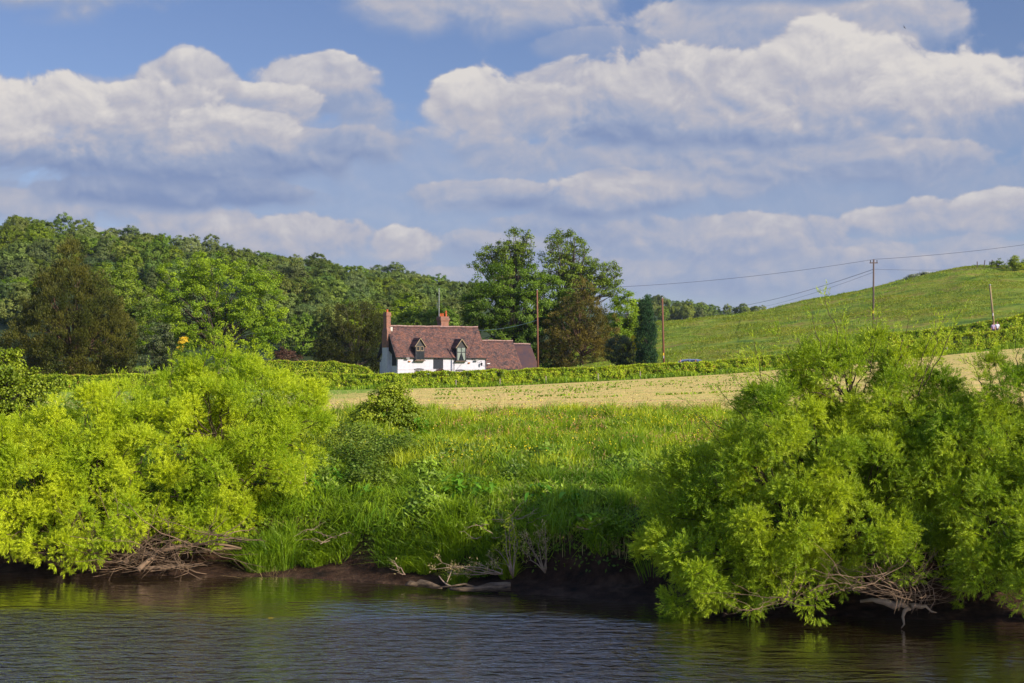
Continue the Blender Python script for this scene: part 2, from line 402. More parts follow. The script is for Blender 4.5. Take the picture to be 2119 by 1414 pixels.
RIDGE_D = ([-1500, 0, 980, 1440, 1700, 6000], [520, 550, 700, 850, 900, 900])
RIDGE_Y = ([-1500, -300, 0, 130, 230, 330, 480, 560, 620, 700, 800, 880, 975, 1100, 1350, 1440, 1500, 1578, 1640, 1800, 6000],
           [440, 440, 503, 512, 520, 538, 562, 568, 586, 593, 603, 617, 632, 640, 652, 664, 672, 676, 700, 740, 760])
ROWS = [
    (57, const(3.1)),
    (75, ([0, 1100, 1500, 2119, 3000], [3.0, 3.05, 3.2, 3.7, 4.5])),
    (165, rowz([(0, 812), (640, 808), (1000, 801), (1300, 786), (1500, 774), (1800, 750), (2000, 730), (2119, 719), (2500, 690)], 165)),
    (172, rowz([(0, 806), (700, 801), (1000, 797), (1200, 788), (1400, 774), (1700, 742), (2060, 697), (2200, 686), (2500, 665)], 172)),
    (190, rowz([(0, 800), (900, 796), (1150, 786), (1280, 770), (1360, 760), (1500, 742), (1700, 722), (1860, 704), (2000, 688), (2119, 674), (2500, 650)], 190)),
    (245, rowz([(0, 790), (900, 780), (1100, 764), (1256, 730), (1360, 709), (1500, 692), (1600, 680), (1734, 660), (1880, 632), (1996, 612), (2119, 600), (2500, 590)], 245)),
    (285, rowz([(0, 785), (700, 780), (900, 772), (1100, 742), (1256, 692), (1360, 667), (1500, 655), (1588, 643), (1734, 614), (1880, 579), (1996, 556), (2060, 552), (2119, 555), (2500, 575)], 285)),
    (300, rowz([(0, 780), (700, 776), (900, 765), (1100, 735), (1256, 690), (1359, 665), (1500, 654), (1588, 641), (1734, 611), (1880, 576), (1996, 554), (2050, 550), (2119, 553), (2500, 575)], 300)),
]


def H(px, D):
    """ground height at bearing px and distance D"""
    px = np.asarray(px, float); D = np.asarray(D, float); px, D = np.broadcast_arrays(px, D)
    x = (px - CX) / F * D
    t = D - np.interp(px, SHORE[:, 0], SHORE[:, 1])
    nz = fbm(x * 0.55, D * 0.55, 3)
    t = t + nz * 1.6 * np.clip(t / 1.5, 0.15, 1)
    zb = np.interp(t, BANK_T, BANK_Z) + fbm(x * 1.3 + 5, D * 1.3, 3) * 0.32 * np.clip((t - .5) / 2, 0.1, 1) + fbm(x * .45 + 3, D * .35, 2) * .55 * np.clip((t - 2) / 3, 0, 1)
    zs = [np.interp(px, r[1][0], r[1][1]) for r in ROWS]
    ds = [r[0] for r in ROWS]
    zf = zs[0].copy()
    for k in range(len(ds) - 1):
        s_ = np.clip((D - ds[k]) / (ds[k + 1] - ds[k]), 0, 1)
        zf = np.where(D > ds[k], zs[k] * (1 - s_) + zs[k + 1] * s_, zf)
    rd = np.interp(px, *RIDGE_D); ry = np.interp(px, *RIDGE_Y); rz = CAMZ + (765 - ry) / F * rd
    s_ = np.clip((D - 300) / (rd - 300), 0, 1)
    conc = np.clip((px - 1000) / 400, 0, 1); ease = (1 - conc) * (s_ * 1.15 - 0.15 * s_ * s_) + conc * s_ ** 2.2
    zf = np.where(D > 300, zs[-1] * (1 - ease) + rz * ease, zf)
    zf = np.where(D > rd, rz - (D - rd) * 0.06, zf); zf = np.where(D > rd, np.maximum(zf, np.minimum(rz, 5)), zf)
    zf = zf + (fbm(x * 0.12, D * 0.12, 3) * 0.9 + fbm(x * 0.5, D * 0.35, 2) * .45) * np.clip((D - 180) / 30, 0, 1)
    w = np.clip((D - 50) / 7, 0, 1); w = w * w * (3 - 2 * w)
    return zb * (1 - w) + zf * w


def Hxy(x, y): return H(CX + F * np.asarray(x) / np.asarray(y), y)


def ground_mat(name, stops, scale, bump=0.4, fine=6.0, finestops=None, rough=0.95):
    m_, g = mat_new(name)
    ge = g.n('ShaderNodeNewGeometry'); p = ge.outputs['Position']
    c = g.ramp(g.noise(p, scale, 5, 0.6), stops)
    f = g.noise(p, fine, 6, 0.7)
    c = g.mix(1.0, c, g.ramp(f, [(0.3, (0.55, 0.55, 0.55)), (0.7, (1.35, 1.35, 1.35))]), 'MULTIPLY')
    b = g.n('ShaderNodeBsdfPrincipled'); g.put(b.inputs['Base Color'], c); b.inputs['Roughness'].default_value = rough
    b.inputs['Specular IOR Level'].default_value = 0.15
    bp = g.n('ShaderNodeBump'); bp.inputs['Strength'].default_value = bump; bp.inputs['Distance'].default_value = 0.15
    g.put(bp.inputs['Height'], f); g.put(b.inputs['Normal'], bp.outputs[0])
    o = g.n('ShaderNodeOutputMaterial'); g.put(o.inputs[0], b.outputs[0])
    return m_


SOIL = ground_mat('bank_soil', [(0.3, (0.012, 0.008, 0.005)), (0.5, (0.048, 0.024, 0.013)), (0.62, (0.075, 0.042, 0.024)), (0.75, (0.022, 0.014, 0.008))], 1.6, 1.0, 4)
UNDER = ground_mat('meadow_ground', [(0.3, (0.05, 0.085, 0.014)), (0.7, (0.10, 0.15, 0.02))], 1.0, 0.6, 7)
HILLM = ground_mat('hill_turf', [(0.3, (0.05, 0.10, 0.008)), (0.42, (0.13, 0.19, 0.012)), (0.52, (0.20, 0.235, 0.018)), (0.62, (0.22, 0.185, 0.03)), (0.72, (0.12, 0.16, 0.014))], 0.16, 1.0, 0.7)
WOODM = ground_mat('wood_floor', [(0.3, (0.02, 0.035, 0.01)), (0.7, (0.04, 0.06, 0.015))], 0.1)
ROADM = ground_mat('road_asphalt', [(0.3, (0.05, 0.05, 0.05)), (0.7, (0.07, 0.07, 0.068))], 2.0, 0.2)
# mown field: cut stubble in rows with windrows of green
m_, g = mat_new('mown_stubble'); ge = g.n('ShaderNodeNewGeometry'); p = ge.outputs['Position']
rot = g.n('ShaderNodeVectorRotate', rotation_type='Z_AXIS'); g.put(rot.inputs['Vector'], p); rot.inputs['Angle'].default_value = 0.10
rows_ = g.v('MULTIPLY', rot.outputs[0], (0.035, 0.30, 0))
big = g.noise(rows_, 1.0, 4, 0.6); med = g.noise(g.v('MULTIPLY', rot.outputs[0], (0.45, 0.75, 0)), 1.3, 5, 0.7); fin = g.noise(p, 8, 4, 0.7)
c = g.ramp(big, [(0.36, (0.42, 0.44, 0.08)), (0.46, (0.66, 0.46, 0.16)), (0.54, (0.60, 0.48, 0.11)), (0.62, (0.68, 0.42, 0.18)), (0.70, (0.38, 0.42, 0.07))])
c = g.mix(g.rng(med, 0.54, 0.62), c, (0.22, 0.30, 0.045))
c = g.mix(g.rng(med, 0.44, 0.36), c, (0.78, 0.50, 0.24))
sx_ = g.n('ShaderNodeSeparateXYZ'); g.put(sx_.inputs[0], p)
head = g.rng(g.m('ADD', g.m('MULTIPLY_ADD', sx_.outputs[1], -0.02, sx_.outputs[0]), g.m('MULTIPLY', g.noise(p, 0.15, 3), 10.0)), -7.0, -14.0, 0, 1, True)
c = g.mix(head, c, (0.20, 0.30, 0.03))
c = g.mix(1.0, c, g.ramp(fin, [(0.3, (0.75, 0.75, 0.72)), (0.7, (1.2, 1.18, 1.15))]), 'MULTIPLY')
b = g.n('ShaderNodeBsdfPrincipled'); g.put(b.inputs['Base Color'], c); b.inputs['Roughness'].default_value = 1; b.inputs['Specular IOR Level'].default_value = 0.1
bp = g.n('ShaderNodeBump'); bp.inputs['Strength'].default_value = 1.0; bp.inputs['Distance'].default_value = 0.12
g.put(bp.inputs['Height'], g.m('ADD', med, g.m('MULTIPLY', fin, 0.5))); g.put(b.inputs['Normal'], bp.outputs[0])
o = g.n('ShaderNodeOutputMaterial'); g.put(o.inputs[0], b.outputs[0]); MOWN = m_

pxs = np.concatenate([np.linspace(-8000, -1600, 14), np.linspace(-1500, -100, 40), np.arange(-80, 2220, 14), np.linspace(2240, 3600, 40), np.linspace(3800, 11000, 12)])


def terrain(name, Ds, mat):
    Ds = np.asarray(Ds, float); A, B = np.meshgrid(pxs, Ds)
    Z = H(A, B); X = (A - CX) / F * B
    V_ = np.stack([X, B, Z], -1).reshape(-1, 3); nx = len(pxs); ny = len(Ds)
    i = np.arange(ny - 1)[:, None]; j = np.arange(nx - 1)[None, :]
    Q = np.stack([i * nx + j, i * nx + j + 1, (i + 1) * nx + j + 1, (i + 1) * nx + j], -1).reshape(-1, 4)
    return tag(obj(name, V_, Q, None, mat, smooth=True), kind='structure')


terrain('riverbank', np.concatenate([[10, 18, 23], np.arange(25, 38, 0.16), np.arange(38, 41.01, 0.5)]), SOIL)
terrain('meadow', np.arange(41, 56.6, 0.5), UNDER)
terrain('mown_field', np.concatenate([np.arange(56.5, 80, 1.5), np.arange(80, 163, 4), [163]]), MOWN)
terrain('verge', [163, 164, 166, 168, 169], UNDER)
terrain('road', [169, 171, 173, 175], ROADM)
terrain('hillside', np.concatenate([np.arange(175, 312, 1.25), [312]]), HILLM)
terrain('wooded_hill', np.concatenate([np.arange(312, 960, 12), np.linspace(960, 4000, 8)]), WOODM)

# river
m_, g = mat_new('river_water'); ge = g.n('ShaderNodeNewGeometry'); p = ge.outputs['Position']
sp_ = g.n('ShaderNodeSeparateXYZ'); g.put(sp_.inputs[0], p)
w1 = g.noise(g.v('MULTIPLY', p, (1.5, 3.4, 0)), 1.0, 2, 0.5, 0.4)
w2 = g.noise(g.v('MULTIPLY', p, (5.0, 11.0, 0)), 1.0, 3, 0.6, 0.5)
patch = g.noise(g.v('MULTIPLY', p, (0.07, 0.16, 0)), 1.0, 3, 0.5)
# open, wind-ruffled water away from the bank; sheltered and calmer under the bank and the right-hand willow
cal = g.m('ADD', g.m('ADD', sp_.outputs[1], g.m('MULTIPLY', g.m('MAXIMUM', g.m('ADD', sp_.outputs[0], -1.2), 0.0), 1.5)), g.m('MULTIPLY', g.m('SUBTRACT', patch, 0.5), 9.0))
rough_ = g.rng(cal, 31.5, 26.5, 0.10, 1.0, True)
bp = g.n('ShaderNodeBump'); bp.inputs['Distance'].default_value = 1.0
g.put(bp.inputs['Strength'], rough_); g.put(bp.inputs['Height'], g.m('ADD', g.m('MULTIPLY', w1, 0.20), g.m('MULTIPLY', w2, 0.060)))
df = g.n('ShaderNodeBsdfDiffuse'); df.inputs[0].default_value = (0.034, 0.024, 0.006, 1)
gl = g.n('ShaderNodeBsdfGlossy'); gl.inputs[0].default_value = (1, 1, 1, 1); gl.inputs['Roughness'].default_value = 0.06
fr = g.n('ShaderNodeFresnel'); fr.inputs['IOR'].default_value = 1.4; g.put(fr.inputs['Normal'], bp.outputs[0])
g.put(df.inputs['Normal'], bp.outputs[0]); g.put(gl.inputs['Normal'], bp.outputs[0])
mx = g.n('ShaderNodeMixShader'); g.put(mx.inputs[0], g.m('MULTIPLY', fr.outputs[0], 2.1, clamp=True)); g.put(mx.inputs[1], df.outputs[0]); g.put(mx.inputs[2], gl.outputs[0])
o = g.n('ShaderNodeOutputMaterial'); g.put(o.inputs[0], mx.outputs[0]); WATER = m_
wv = [(-400, -60, 0), (400, -60, 0), (400, 42, 0), (-400, 42, 0)]
tag(obj('river', wv, [(0, 1, 2, 3)], None, WATER), kind='structure')

# ------------------------------------------------------------------ foliage builders


def blobs_px(B, D):
    """(px, py, rx, ry[, depth offset[, depth radius]]) in photo pixels at distance D -> centres and radii in metres"""
    C_ = []; R_ = []
    for b in B:
        px, py, rx, ry = b[:4]; dy = b[4] if len(b) > 4 else 0; dr = b[5] if len(b) > 5 else None
        d = D + dy; C_.append(P(px, py, d)); k = d / F
        R_.append((rx * k, dr if dr else 0.5 * (rx + ry) * k, ry * k))
    return np.array(C_), np.array(R_)


def sample_blobs(r, C_, R_, n, lo=0.55, hi=1.0, inner=0.5):
    vol = np.prod(R_, 1) ** 0.75; pr = vol / vol.sum(); out = []; dirs = []
    while len(out) < n:
        k = r.choice(len(C_), size=n, p=pr); d = rdir(r, n); rad = r.uniform(lo ** 2, hi ** 2, n) ** 0.5
        pts = C_[k] + d * R_[k] * rad[:, None]; ok = np.ones(n, bool)
        for j in range(len(C_)):
            q = np.linalg.norm((pts - C_[j]) / R_[j], axis=1); ok &= (q > inner) | (k == j)
        out.extend(pts[ok]); dirs.extend(unit(d / R_[k])[ok])
    return np.array(out[:n]), np.array(dirs[:n])


def bez(a_, b_, lift, n=6, r=None, wob=0.0):
    t = np.linspace(0, 1, n)[:, None]; m_ = (a_ + b_) / 2 + lift
    p = (1 - t) ** 2 * a_ + 2 * t * (1 - t) * m_ + t ** 2 * b_
    if r is not None and wob: p[1:-1] += r.normal(size=(n - 2, 3)) * wob
    return p


def skeleton(r, base, cen, tips, tr, top_frac=0.8, nb=60, sides=5, forks=1, wob=0.1):
    """trunk plus limbs reaching for the foliage clumps"""
    mb = MB(); top = base + (cen - base) * top_frac; H_ = np.linalg.norm(top - base)
    for f_ in range(forks):
        off = np.array((r.normal() * tr * 1.2, r.normal() * tr * 1.2, 0)) if forks > 1 else 0
        t2 = top + (r.normal(size=3) * H_ * 0.12 if forks > 1 else 0)
        mb.tube(bez(base + off - np.array((0, 0, .3)), t2, r.normal(size=3) * H_ * 0.04, 8, r, wob * .5), np.linspace(tr, tr * 0.35, 8), 8)
    idx = r.choice(len(tips), size=min(nb, len(tips)), replace=False)
    for k in idx:
        s_ = r.uniform(0.35, 1.0); a_ = base + (top - base) * s_; d = tips[k] - a_
        l_ = np.linalg.norm(d); mb.tube(bez(a_, tips[k], np.array((0, 0, l_ * r.uniform(-.02, .18))), 6, r, wob * l_ * .15), np.linspace(tr * (1.1 - s_ * .7) * .42, tr * 0.04 + 0.008, 6), sides, cap=False)
    return mb


def foliage(r, cen, out, per, cr, L, W, up=0.5, flat=0.6, droop=0.0, spiky=0.0, rn=0.75):
    """clumps of leaves: cen / out one row per clump"""
    n = len(cen) * per; c = np.repeat(cen, per, 0); o_ = np.repeat(out, per, 0)
    cr_ = np.repeat(r.uniform(0.6, 1.25, len(cen)) * cr, per)[:, None]
    off = rdir(r, n) * (r.random((n, 1)) ** 0.45) * cr_; off[:, 2] *= flat
    pos = c + off
    if spiky:
        d = unit(o_ * 0.5 + np.array((0, 0, spiky)) + rdir(r, n) * 0.45); nrm = unit(rdir(r, n) + o_ * 0.7)
    else:
        nrm = unit(o_ * 0.55 + unit(off) * 0.35 + np.array((0, 0, up)) + rdir(r, n) * rn)
        d = unit(np.cross(nrm, rdir(r, n)) + np.array((0, 0, -droop)))
    return leaf_quads(pos, d, nrm, L * r.uniform(.65, 1.2, n), W * r.uniform(.7, 1.2, n))


def tree(name, label, cat, D, base_px, B, n, per, cr, L, W, mat, tr, seed, bark=None, nb=60, lo=.45, top_frac=.8, group=None, forks=1, base_y=None, inner=0.5, **kw):
    r = np.random.default_rng(seed); C_, R_ = blobs_px(B, D)
    x = (base_px - CX) / F * D; base = np.array((x, D, float(Hxy(x, D)) - 0.05))
    cen, out = sample_blobs(r, C_, R_, n, lo, 1.0, inner)
    gz = Hxy(cen[:, 0], cen[:, 1]); ok = cen[:, 2] > gz + cr * 0.4; cen = cen[ok]; out = out[ok]
    root = empty(name, base, 0, label, cat, group)
    V_, Q = foliage(r, cen, out, per, cr, L, W, **kw)
    mid = np.average(C_, 0, weights=np.prod(R_, 1))
    sk = skeleton(r, base, mid, cen, tr, top_frac, nb, forks=forks)
    t_ = sk.build('trunk', bark or BARK, root, True); t_.location = [-c for c in base]
    f_ = obj('crown', V_ - base, Q, None, mat, root)
    return root


def shoots(r, pos, axis, nl=12, SL=0.26, LL=0.085, LW=0.015, spread=0.7):
    """willow shoots: narrow leaves set round a short axis"""
    n = len(pos); ax = unit(axis); sl_ = SL * r.uniform(.6, 1.3, n)
    s_ = np.tile(np.linspace(0.1, 1.0, nl), (n, 1)) + r.normal(size=(n, nl)) * 0.03
    ref = rdir(r, n); u = unit(np.cross(ax, ref)); w = np.cross(ax, u)
    ph = np.tile(np.arange(nl) * 2.4, (n, 1)) + r.uniform(0, 6.28, (n, 1))
    rad = u[:, None, :] * np.cos(ph)[..., None] + w[:, None, :] * np.sin(ph)[..., None]
    c = pos[:, None, :] + ax[:, None, :] * (s_ * sl_[:, None])[..., None]
    sp2 = spread * r.uniform(.6, 1.3, (n, nl, 1)) * (1.15 - 0.5 * s_[..., None])
    d = unit(ax[:, None, :] + rad * sp2 + np.array((0, 0, -0.08)))
    nr = unit(np.cross(d, np.cross(ax[:, None, :], rad)) + r.normal(size=(n, nl, 3)) * 0.5)
    LLs = LL * r.uniform(.7, 1.2, (n, nl)) * (1.1 - 0.35 * s_)
    return leaf_quads(c.reshape(-1, 3), d.reshape(-1, 3), nr.reshape(-1, 3), LLs.ravel(), LW)


def willow(name, label, D, base_px, base_D, B, ncl, per, cr, mat, seed, wands=(), nb=120, LL=.088, LW=.013, stems=5, up=0.55, gaps=()):
    r = np.random.default_rng(seed); C_, R_ = blobs_px(B, D)
    bx = (base_px - CX) / F * base_D; base = np.array((bx, base_D, float(Hxy(bx, base_D))))
    lob, lo_ = sample_blobs(r, C_, R_, ncl // 6, 0.66, 1.0, 0.62)      # leafy lobes with dark hollows between them
    cen, out = lob, lo_
    g_ = Hxy(cen[:, 0], cen[:, 1]); ok = cen[:, 2] > np.maximum(g_, 0) + 0.15
    for (gx, gy, gr) in gaps:
        px = CX + F * cen[:, 0] / cen[:, 1]; py = 765 - F * (cen[:, 2] - CAMZ) / cen[:, 1]
        ok &= (((px - gx) ** 2 + (py - gy) ** 2) > gr ** 2) | (cen[:, 1] > D + 0.5)
    cen = cen[ok]; out = out[ok]
    nsp = int(per * 1.35)                                                 # sprays per lobe, shoots per spray
    k = np.repeat(np.arange(len(cen)), nsp); crs = r.uniform(.7, 1.35, len(cen)) * cr * 1.75
    off = unit(rdir(r, len(k)) + out[k] * .55 + np.array((0, 0, .25))); spc = cen[k] + off * (crs[k] * r.uniform(.45, 1.0, len(k)))[:, None]; spd = unit(off + out[k] * .3 + np.array((0, 0, up * .7)) + rdir(r, len(k)) * .3)
    j = np.repeat(np.arange(len(spc)), 8); n = len(j); ra = rdir(r, n)
    pos = spc[j] + ra * (r.random((n, 1)) ** .6) * .07; ax = spd[j] * .6 + ra * .7 + rdir(r, n) * .2
    V1, Q1 = shoots(r, pos, ax, 13, 0.16, LL, LW)
    mb = MB()
    for s_ in range(stems):
        m_ = C_[r.integers(len(C_))]; mb.tube(bez(base + r.normal(size=3) * (.25, .2, 0.0), m_, np.array((0, 0, -.3)), 8, r, .08), np.linspace(.10, .03, 8), 6, cap=False)
    for k_ in r.choice(len(cen), size=min(nb, len(cen)), replace=False):
        j = np.argmin(np.linalg.norm((cen[k_] - C_) / R_, axis=1)); a_ = base + (C_[j] - base) * r.uniform(.2, .95)
        mb.tube(bez(a_, cen[k_] + out[k_] * .15, np.array((0, 0, .2)) + r.normal(size=3) * .1, 7, r, .04), np.linspace(.022, .005, 7), 4, cap=False)
    Vs = [V1]; Qs = [Q1]; nv = len(V1)
    # long wands that stick out of the crown, thinly leaved
    for (x0, y0, x1, y1, dz) in wands:
        a_ = P(x0, y0, D + dz); b_ = P(x1, y1, D + dz + r.normal() * .3)
        pl = bez(a_, b_, r.normal(size=3) * .12, 9, r, .02); mb.tube(pl, np.linspace(.012, .004, 9), 4, cap=False)
        m2 = int(9 + np.linalg.norm(b_ - a_) * 15); t = r.uniform(.15, 1, m2); idx = np.clip((t * 8).astype(int), 0, 7); fr = (t * 8 - idx)[:, None]
        pp = pl[idx] * (1 - fr) + pl[idx + 1] * fr; dd = unit(b_ - a_); side = rdir(r, m2)
        ln = (r.uniform(.0, .30, m2) * (1 - t * .7))[:, None]; q_ = pp + unit(side + dd * .9) * ln
        v2, q2 = shoots(r, q_, np.tile(dd, (m2, 1)) * .9 + side * .6, 9, .2, LL, LW); Vs.append(v2); Qs.append(q2 + nv); nv += len(v2)
    root = empty(name, base, 0, label, 'willow', 'willow bushes along the riverbank')
    t_ = mb.build('branches', TWIG_DK, root, True); t_.location = [-c for c in base]
    obj('foliage', np.concatenate(Vs) - base, np.concatenate(Qs), None, mat, root)
    return root, base


def brush(r, pts_px, D, n, spread, Ls, rad=.010, rise=.35):
    """fan of bare curved twigs"""
    mb = MB()
    for k in range(n):
        x, y = pts_px[r.integers(len(pts_px))]; a_ = P(x, y, D + r.normal() * .35) + r.normal(size=3) * (.12, .1, .05)
        ang = r.uniform(0, math.pi); L_ = r.uniform(*Ls)
        d = np.array((math.cos(ang), r.normal() * .5, abs(math.sin(ang)) * rise + r.normal() * .22)); b_ = a_ + unit(d) * L_
        b_[2] = max(b_[2], .03); rr = rad * r.uniform(.5, 1.5)
        pl = bez(a_, b_, r.normal(size=3) * L_ * .14, 7, r, .02); mb.tube(pl, np.linspace(rr, rr * .35, 7), 4, cap=False)
        for q in range(r.integers(1, 4)):
            i = r.integers(2, 6); c = pl[i] + unit(unit(b_ - a_) * .8 + rdir(r, 1)[0] * .7) * L_ * r.uniform(.15, .4)
            mb.tube(bez(pl[i], c, r.normal(size=3) * .03, 4), np.linspace(rr * .5, rr * .2, 4), 3, cap=False)
    return mb


#==PLANTING==
# ------------------------------------------------------------------ cottage
m_, g = mat_new('roof_tile')
tc = g.n('ShaderNodeTexCoord'); p = tc.outputs['Object']; sp_ = g.n('ShaderNodeSeparateXYZ'); g.put(sp_.inputs[0], p)
cb = g.n('ShaderNodeCombineXYZ'); g.put(cb.inputs[0], sp_.outputs[0]); g.put(cb.inputs[1], g.m('MULTIPLY', sp_.outputs[2], 1.27))
br = g.n('ShaderNodeTexBrick'); g.put(br.inputs['Vector'], cb.outputs[0]); br.inputs['Scale'].default_value = 1.0
br.inputs['Brick Width'].default_value = 0.22; br.inputs['Row Height'].default_value = 0.16; br.inputs['Mortar Size'].default_value = 0.02; br.inputs['Mortar Smooth'].default_value = 0.4
br.inputs['Color1'].default_value = (0.7, 0.7, 0.7, 1); br.inputs['Color2'].default_value = (1.35, 1.3, 1.3, 1); br.inputs['Mortar'].default_value = (0.45, 0.43, 0.43, 1)
cell = g.n('ShaderNodeTexVoronoi'); g.put(cell.inputs['Vector'], g.v('MULTIPLY', cb.outputs[0], (1, 1.4, 1))); cell.inputs['Scale'].default_value = 3.6
cs = g.n('ShaderNodeSeparateXYZ'); g.put(cs.inputs[0], cell.outputs['Color'])
c = g.ramp(g.m('ADD', g.m('MULTIPLY', g.noise(p, 0.9, 5, 0.65), 0.72), g.m('MULTIPLY', cs.outputs[0], 0.28)), [(0.32, (0.060, 0.044, 0.042)), (0.48, (0.135, 0.075, 0.062)), (0.60, (0.165, 0.078, 0.056)), (0.8, (0.30, 0.13, 0.07))])
lich = g.rng(g.noise(g.v('MULTIPLY', p, (1, 1, .4)), 2.2, 6, 0.7), 0.58, 0.72)
c = g.mix(g.m('MULTIPLY', lich, 0.5), c, (0.20, 0.15, 0.11))
c = g.mix(1.0, c, br.outputs[0], 'MULTIPLY')
b = g.n('ShaderNodeBsdfPrincipled'); g.put(b.inputs['Base Color'], c); b.inputs['Roughness'].default_value = 0.85; b.inputs['Specular IOR Level'].default_value = 0.2
bp = g.n('ShaderNodeBump'); bp.inputs['Strength'].default_value = 0.7; bp.inputs['Distance'].default_value = 0.03; g.put(bp.inputs['Height'], g.m('ADD', br.outputs['Fac'], cs.outputs[1])); bp.invert = True
g.put(b.inputs['Normal'], bp.outputs[0]); o = g.n('ShaderNodeOutputMaterial'); g.put(o.inputs[0], b.outputs[0]); TILE = m_

m_, g = mat_new('old_brick')
tc = g.n('ShaderNodeTexCoord'); p = tc.outputs['Object']; sp_ = g.n('ShaderNodeSeparateXYZ'); g.put(sp_.inputs[0], p)
cb = g.n('ShaderNodeCombineXYZ'); g.put(cb.inputs[0], g.m('ADD', sp_.outputs[0], sp_.outputs[1])); g.put(cb.inputs[1], sp_.outputs[2])
br = g.n('ShaderNodeTexBrick'); g.put(br.inputs['Vector'], cb.outputs[0]); br.inputs['Scale'].default_value = 1.0
br.inputs['Brick Width'].default_value = 0.24; br.inputs['Row Height'].default_value = 0.11; br.inputs['Mortar Size'].default_value = 0.014
br.inputs['Color1'].default_value = (0.30, 0.085, 0.035, 1); br.inputs['Color2'].default_value = (0.18, 0.06, 0.035, 1); br.inputs['Mortar'].default_value = (0.27, 0.20, 0.15, 1)
c = g.mix(g.rng(g.noise(p, 1.5, 5, .6), .5, .75), br.outputs[0], (0.10, 0.07, 0.055))
b = g.n('ShaderNodeBsdfPrincipled'); g.put(b.inputs['Base Color'], c); b.inputs['Roughness'].default_value = 0.9
o = g.n('ShaderNodeOutputMaterial'); g.put(o.inputs[0], b.outputs[0]); BRICK = m_

WHITE = solid('whitewashed_brick', (0.53, 0.51, 0.55), 0.85, (0.45, 0.43, 0.46), 2.2, 0.3)
WHITE2 = solid('grimy_whitewash', (0.42, 0.38, 0.36), 0.9, (0.62, 0.57, 0.55), 5, 0.3)
BLACK = solid('black_paint', (0.018, 0.018, 0.022), 0.7, (0.03, 0.03, 0.035), 2)
CREAMP = solid('cream_paint', (0.30, 0.22, 0.12), 0.6, (0.20, 0.14, 0.08), 8)
SIGNBLK = solid('faded_black_board', (0.018, 0.019, 0.027), 0.8, (0.025, 0.026, 0.034), 2)
GLASS = solid('window_glass', (0.012, 0.017, 0.022), 0.12, (0.02, 0.025, 0.03), 2, spec=0.5)
CURTAIN = solid('net_curtain', (0.24, 0.27, 0.22), 0.9, (0.17, 0.19, 0.16), 9)
POT = solid('terracotta', (0.50, 0.11, 0.03), 0.8, (0.36, 0.08, 0.025), 6)
RIDGE = solid('ridge_mortar', (0.42, 0.28, 0.24), 0.9, (0.22, 0.11, 0.09), 2.5)
LEAD = solid('lead_flashing', (0.38, 0.38, 0.36), 0.6)
SLATE = solid('dark_tile', (0.040, 0.028, 0.038), 0.9, (0.085, 0.040, 0.030), 0.8, 0.3, stretch=(1, 1, .6))  # own dark colour of the rear wing tiles
ORANGEB = solid('orange_brick_end', (0.45, 0.16, 0.04), 0.8)
POLE = solid('creosoted_pole', (0.21, 0.085, 0.045), 0.75, (0.14, 0.055, 0.03), 6, stretch=(1, 1, .15))
POLE2 = solid('weathered_pole', (0.30, 0.22, 0.10), 0.8, (0.2, 0.14, 0.07), 6, stretch=(1, 1, .15))
POLE3 = solid('dark_pole', (0.13, 0.09, 0.075), 0.8, (0.08, 0.055, 0.045), 6, stretch=(1, 1, .15))
STEEL = solid('galvanised_steel', (0.35, 0.36, 0.37), 0.45, metal=0.6)
WIREM = solid('wire', (0.05, 0.055, 0.07), 0.6)
WIREG = solid('pale_insulated_cable', (0.30, 0.42, 0.36), 0.6)
YEL = solid('yellow_tag', (0.75, 0.50, 0.02), 0.5)
WHT = solid('white_tag', (0.7, 0.7, 0.68), 0.5)

TH = math.radians(28); HD = 205.0; hx0 = (822 - CX) / F * HD; hz0 = 3.0; LEN = 14.35; DEP = 6.5
cott = empty('cottage', (hx0, HD, hz0), TH, 'white brick cottage with red tiled roof, two dormers and blank black signboard behind the hedge', 'cottage')


def fx(px):        # distance along the front wall for a bearing
    u = (px - CX) / F; return (u * HD - hx0) / (math.cos(TH) - u * math.sin(TH))


def fz(px, py, yoff=0.0):    # height on the front wall
    X = fx(px); D = HD + X * math.sin(TH) + yoff; return Zpx(py, D) - hz0


EV, RZ = 4.0, 8.35          # eaves and ridge height
OH = 0.25
# walls: front, back and two gables as one shell 0.3 thick
mb = MB()
gable = [(0, 0), (DEP, 0), (DEP, EV), (DEP / 2, EV + (RZ - EV) * .965), (0, EV)]
mb.prism(gable, 'x', 0.0, 0.3); mb.prism(gable, 'x', LEN - .3, LEN)
mb.box(0.3, LEN - .3, 0.003, .3, 0, EV); mb.box(.3, LEN - .3, DEP - .3, DEP - .003, 0, EV)
mb.build('wall', WHITE, cott)
# grimy band course, fascia, plinth line
MB().box(0.02, LEN - .02, -.03, .0, EV - .30, EV - .06).build('wall_plate', WHITE2, cott)
MB().box(0.0, LEN, -.012, .0, 1.93, 1.97).build('conduit', solid('rusty_conduit', (.30, .24, .2), .8), cott)


